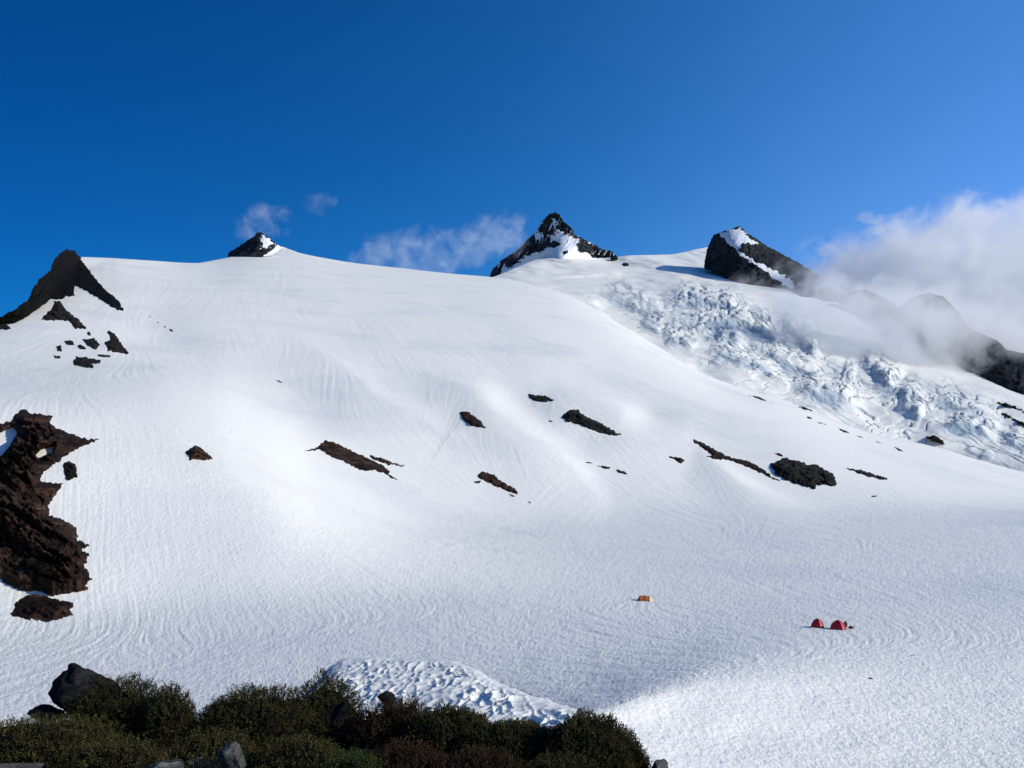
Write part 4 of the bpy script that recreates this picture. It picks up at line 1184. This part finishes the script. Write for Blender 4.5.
cloud(1015, 294, 620, 240, 2450, 900, 'thick white cloud bank piled up behind the dark ridge', mat_cloud('bank_cloud', 0.010, 0.0082, 0.31, 0.14, 3.0, lim=1.0, detail=9, rough=0.68, dist=1.1), roll=-0.07)
cloud(948, 352, 540, 156, 1560, 300, 'grey veil of mist drifting in front of the dark ridge', mat_cloud('mist_cloud', 0.014, 0.010, 0.31, 0.14, 8.0, lim=0.8, detail=9, rough=0.66, dist=0.9), roll=0.28, name='mist')
cloud(868, 217, 40, 18, 2500, 60, 'tiny torn scrap of cloud alone in the blue above the bank', mat_cloud('wisp_e', 0.011, 0.022, 0.36, 0.12, 9.2))
cloud(264, 222, 92, 56, 2300, 150, 'small wispy cloud just above the rock knob', mat_cloud('wisp_a', 0.0042, 0.019, 0.40, 0.16, 1.3), roll=-0.35)
cloud(322, 204, 62, 34, 2300, 100, 'faint scrap of cloud right of the wispy one', mat_cloud('wisp_b', 0.0022, 0.022, 0.42, 0.14, 2.1))
cloud(412, 256, 190, 80, 2500, 200, 'thin cloud rising behind the middle of the ridge', mat_cloud('wisp_c', 0.0042, 0.016, 0.40, 0.14, 4.6), roll=-0.1)
cloud(490, 240, 130, 76, 2650, 200, 'feathery cloud touching the left side of the pyramid summit', mat_cloud('wisp_d', 0.0045, 0.017, 0.40, 0.15, 6.2), roll=-0.35)

# ------------------------------------------------------------------ light
EL, AZ = math.radians(26.5), math.radians(107)     # azimuth clockwise from the view direction: the sun stands to the right
sd = Vector((math.cos(EL) * math.sin(AZ), math.cos(EL) * math.cos(AZ), math.sin(EL)))
sun = bpy.data.lights.new('sun', 'SUN'); sun.energy = 3.7; sun.angle = math.radians(0.5); sun.color = (1.0, 0.945, 0.785)
so = bpy.data.objects.new('sun', sun); COL.objects.link(so); so.rotation_euler = sd.to_track_quat('Z', 'Y').to_euler()

W = bpy.data.worlds.new('World'); S.world = W; W.use_nodes = True
nt = W.node_tree
bg = nt.nodes['Background']
sky = nt.nodes.new('ShaderNodeTexSky'); sky.sky_type = 'NISHITA'; sky.sun_disc = False
sky.sun_elevation = EL; sky.sun_rotation = AZ
sky.altitude = 2200; sky.air_density = 1.0; sky.dust_density = 0.3; sky.ozone_density = 4.0
hs = nt.nodes.new('ShaderNodeHueSaturation'); hs.inputs['Saturation'].default_value = 1.25
# the clear sky brightens from the side away from the sun towards it
tcw = nt.nodes.new('ShaderNodeTexCoord')
dt = N(nt, 'ShaderNodeVectorMath', operation='DOT_PRODUCT'); nt.links.new(tcw.outputs['Generated'], dt.inputs[0])
dt.inputs[1].default_value = (0.996, -0.087, 0)
dvn = N(nt, 'ShaderNodeMath', operation='SMOOTH_MIN'); nt.links.new(dt.outputs['Value'], dvn.inputs[0])
dvn.inputs[1].default_value = 0.30; dvn.inputs[2].default_value = 0.35; dv = dvn.outputs[0]
gv = N(nt, 'ShaderNodeCombineXYZ')
for k, (e, a) in enumerate(((4.2, 0.66), (1.43, 0.928), (1.0, 1.06))):
    nt.links.new(mathn(nt, 'MULTIPLY', mathn(nt, 'EXPONENT', mathn(nt, 'MULTIPLY', dv, e)), a), gv.inputs[k])
sc = N(nt, 'ShaderNodeVectorMath', operation='MULTIPLY')
nt.links.new(sky.outputs[0], hs.inputs['Color']); nt.links.new(hs.outputs[0], sc.inputs[0]); nt.links.new(gv.outputs[0], sc.inputs[1])
nt.links.new(sc.outputs[0], bg.inputs['Color'])
bg.inputs['Strength'].default_value = 0.144

# ------------------------------------------------------------------ camera, view
cam = bpy.data.cameras.new('camera'); co = bpy.data.objects.new('camera', cam); COL.objects.link(co)
cam.sensor_width = 36; cam.lens = 36 * F / 1024; cam.clip_start = 0.1; cam.clip_end = 60000
co.location = (0, 0, 0); co.rotation_euler = (math.pi / 2 + PITCH, 0, 0)
S.camera = co
S.view_settings.view_transform = 'Standard'; S.view_settings.look = 'None'
S.view_settings.exposure = 0.05; S.view_settings.gamma = 1.0; S.view_settings.use_curve_mapping = False
S.render.engine = 'CYCLES'
S.cycles.use_denoising = True
S.cycles.volume_bounces = 48; S.cycles.max_bounces = 50; S.cycles.diffuse_bounces = 4
S.cycles.volume_max_steps = 256
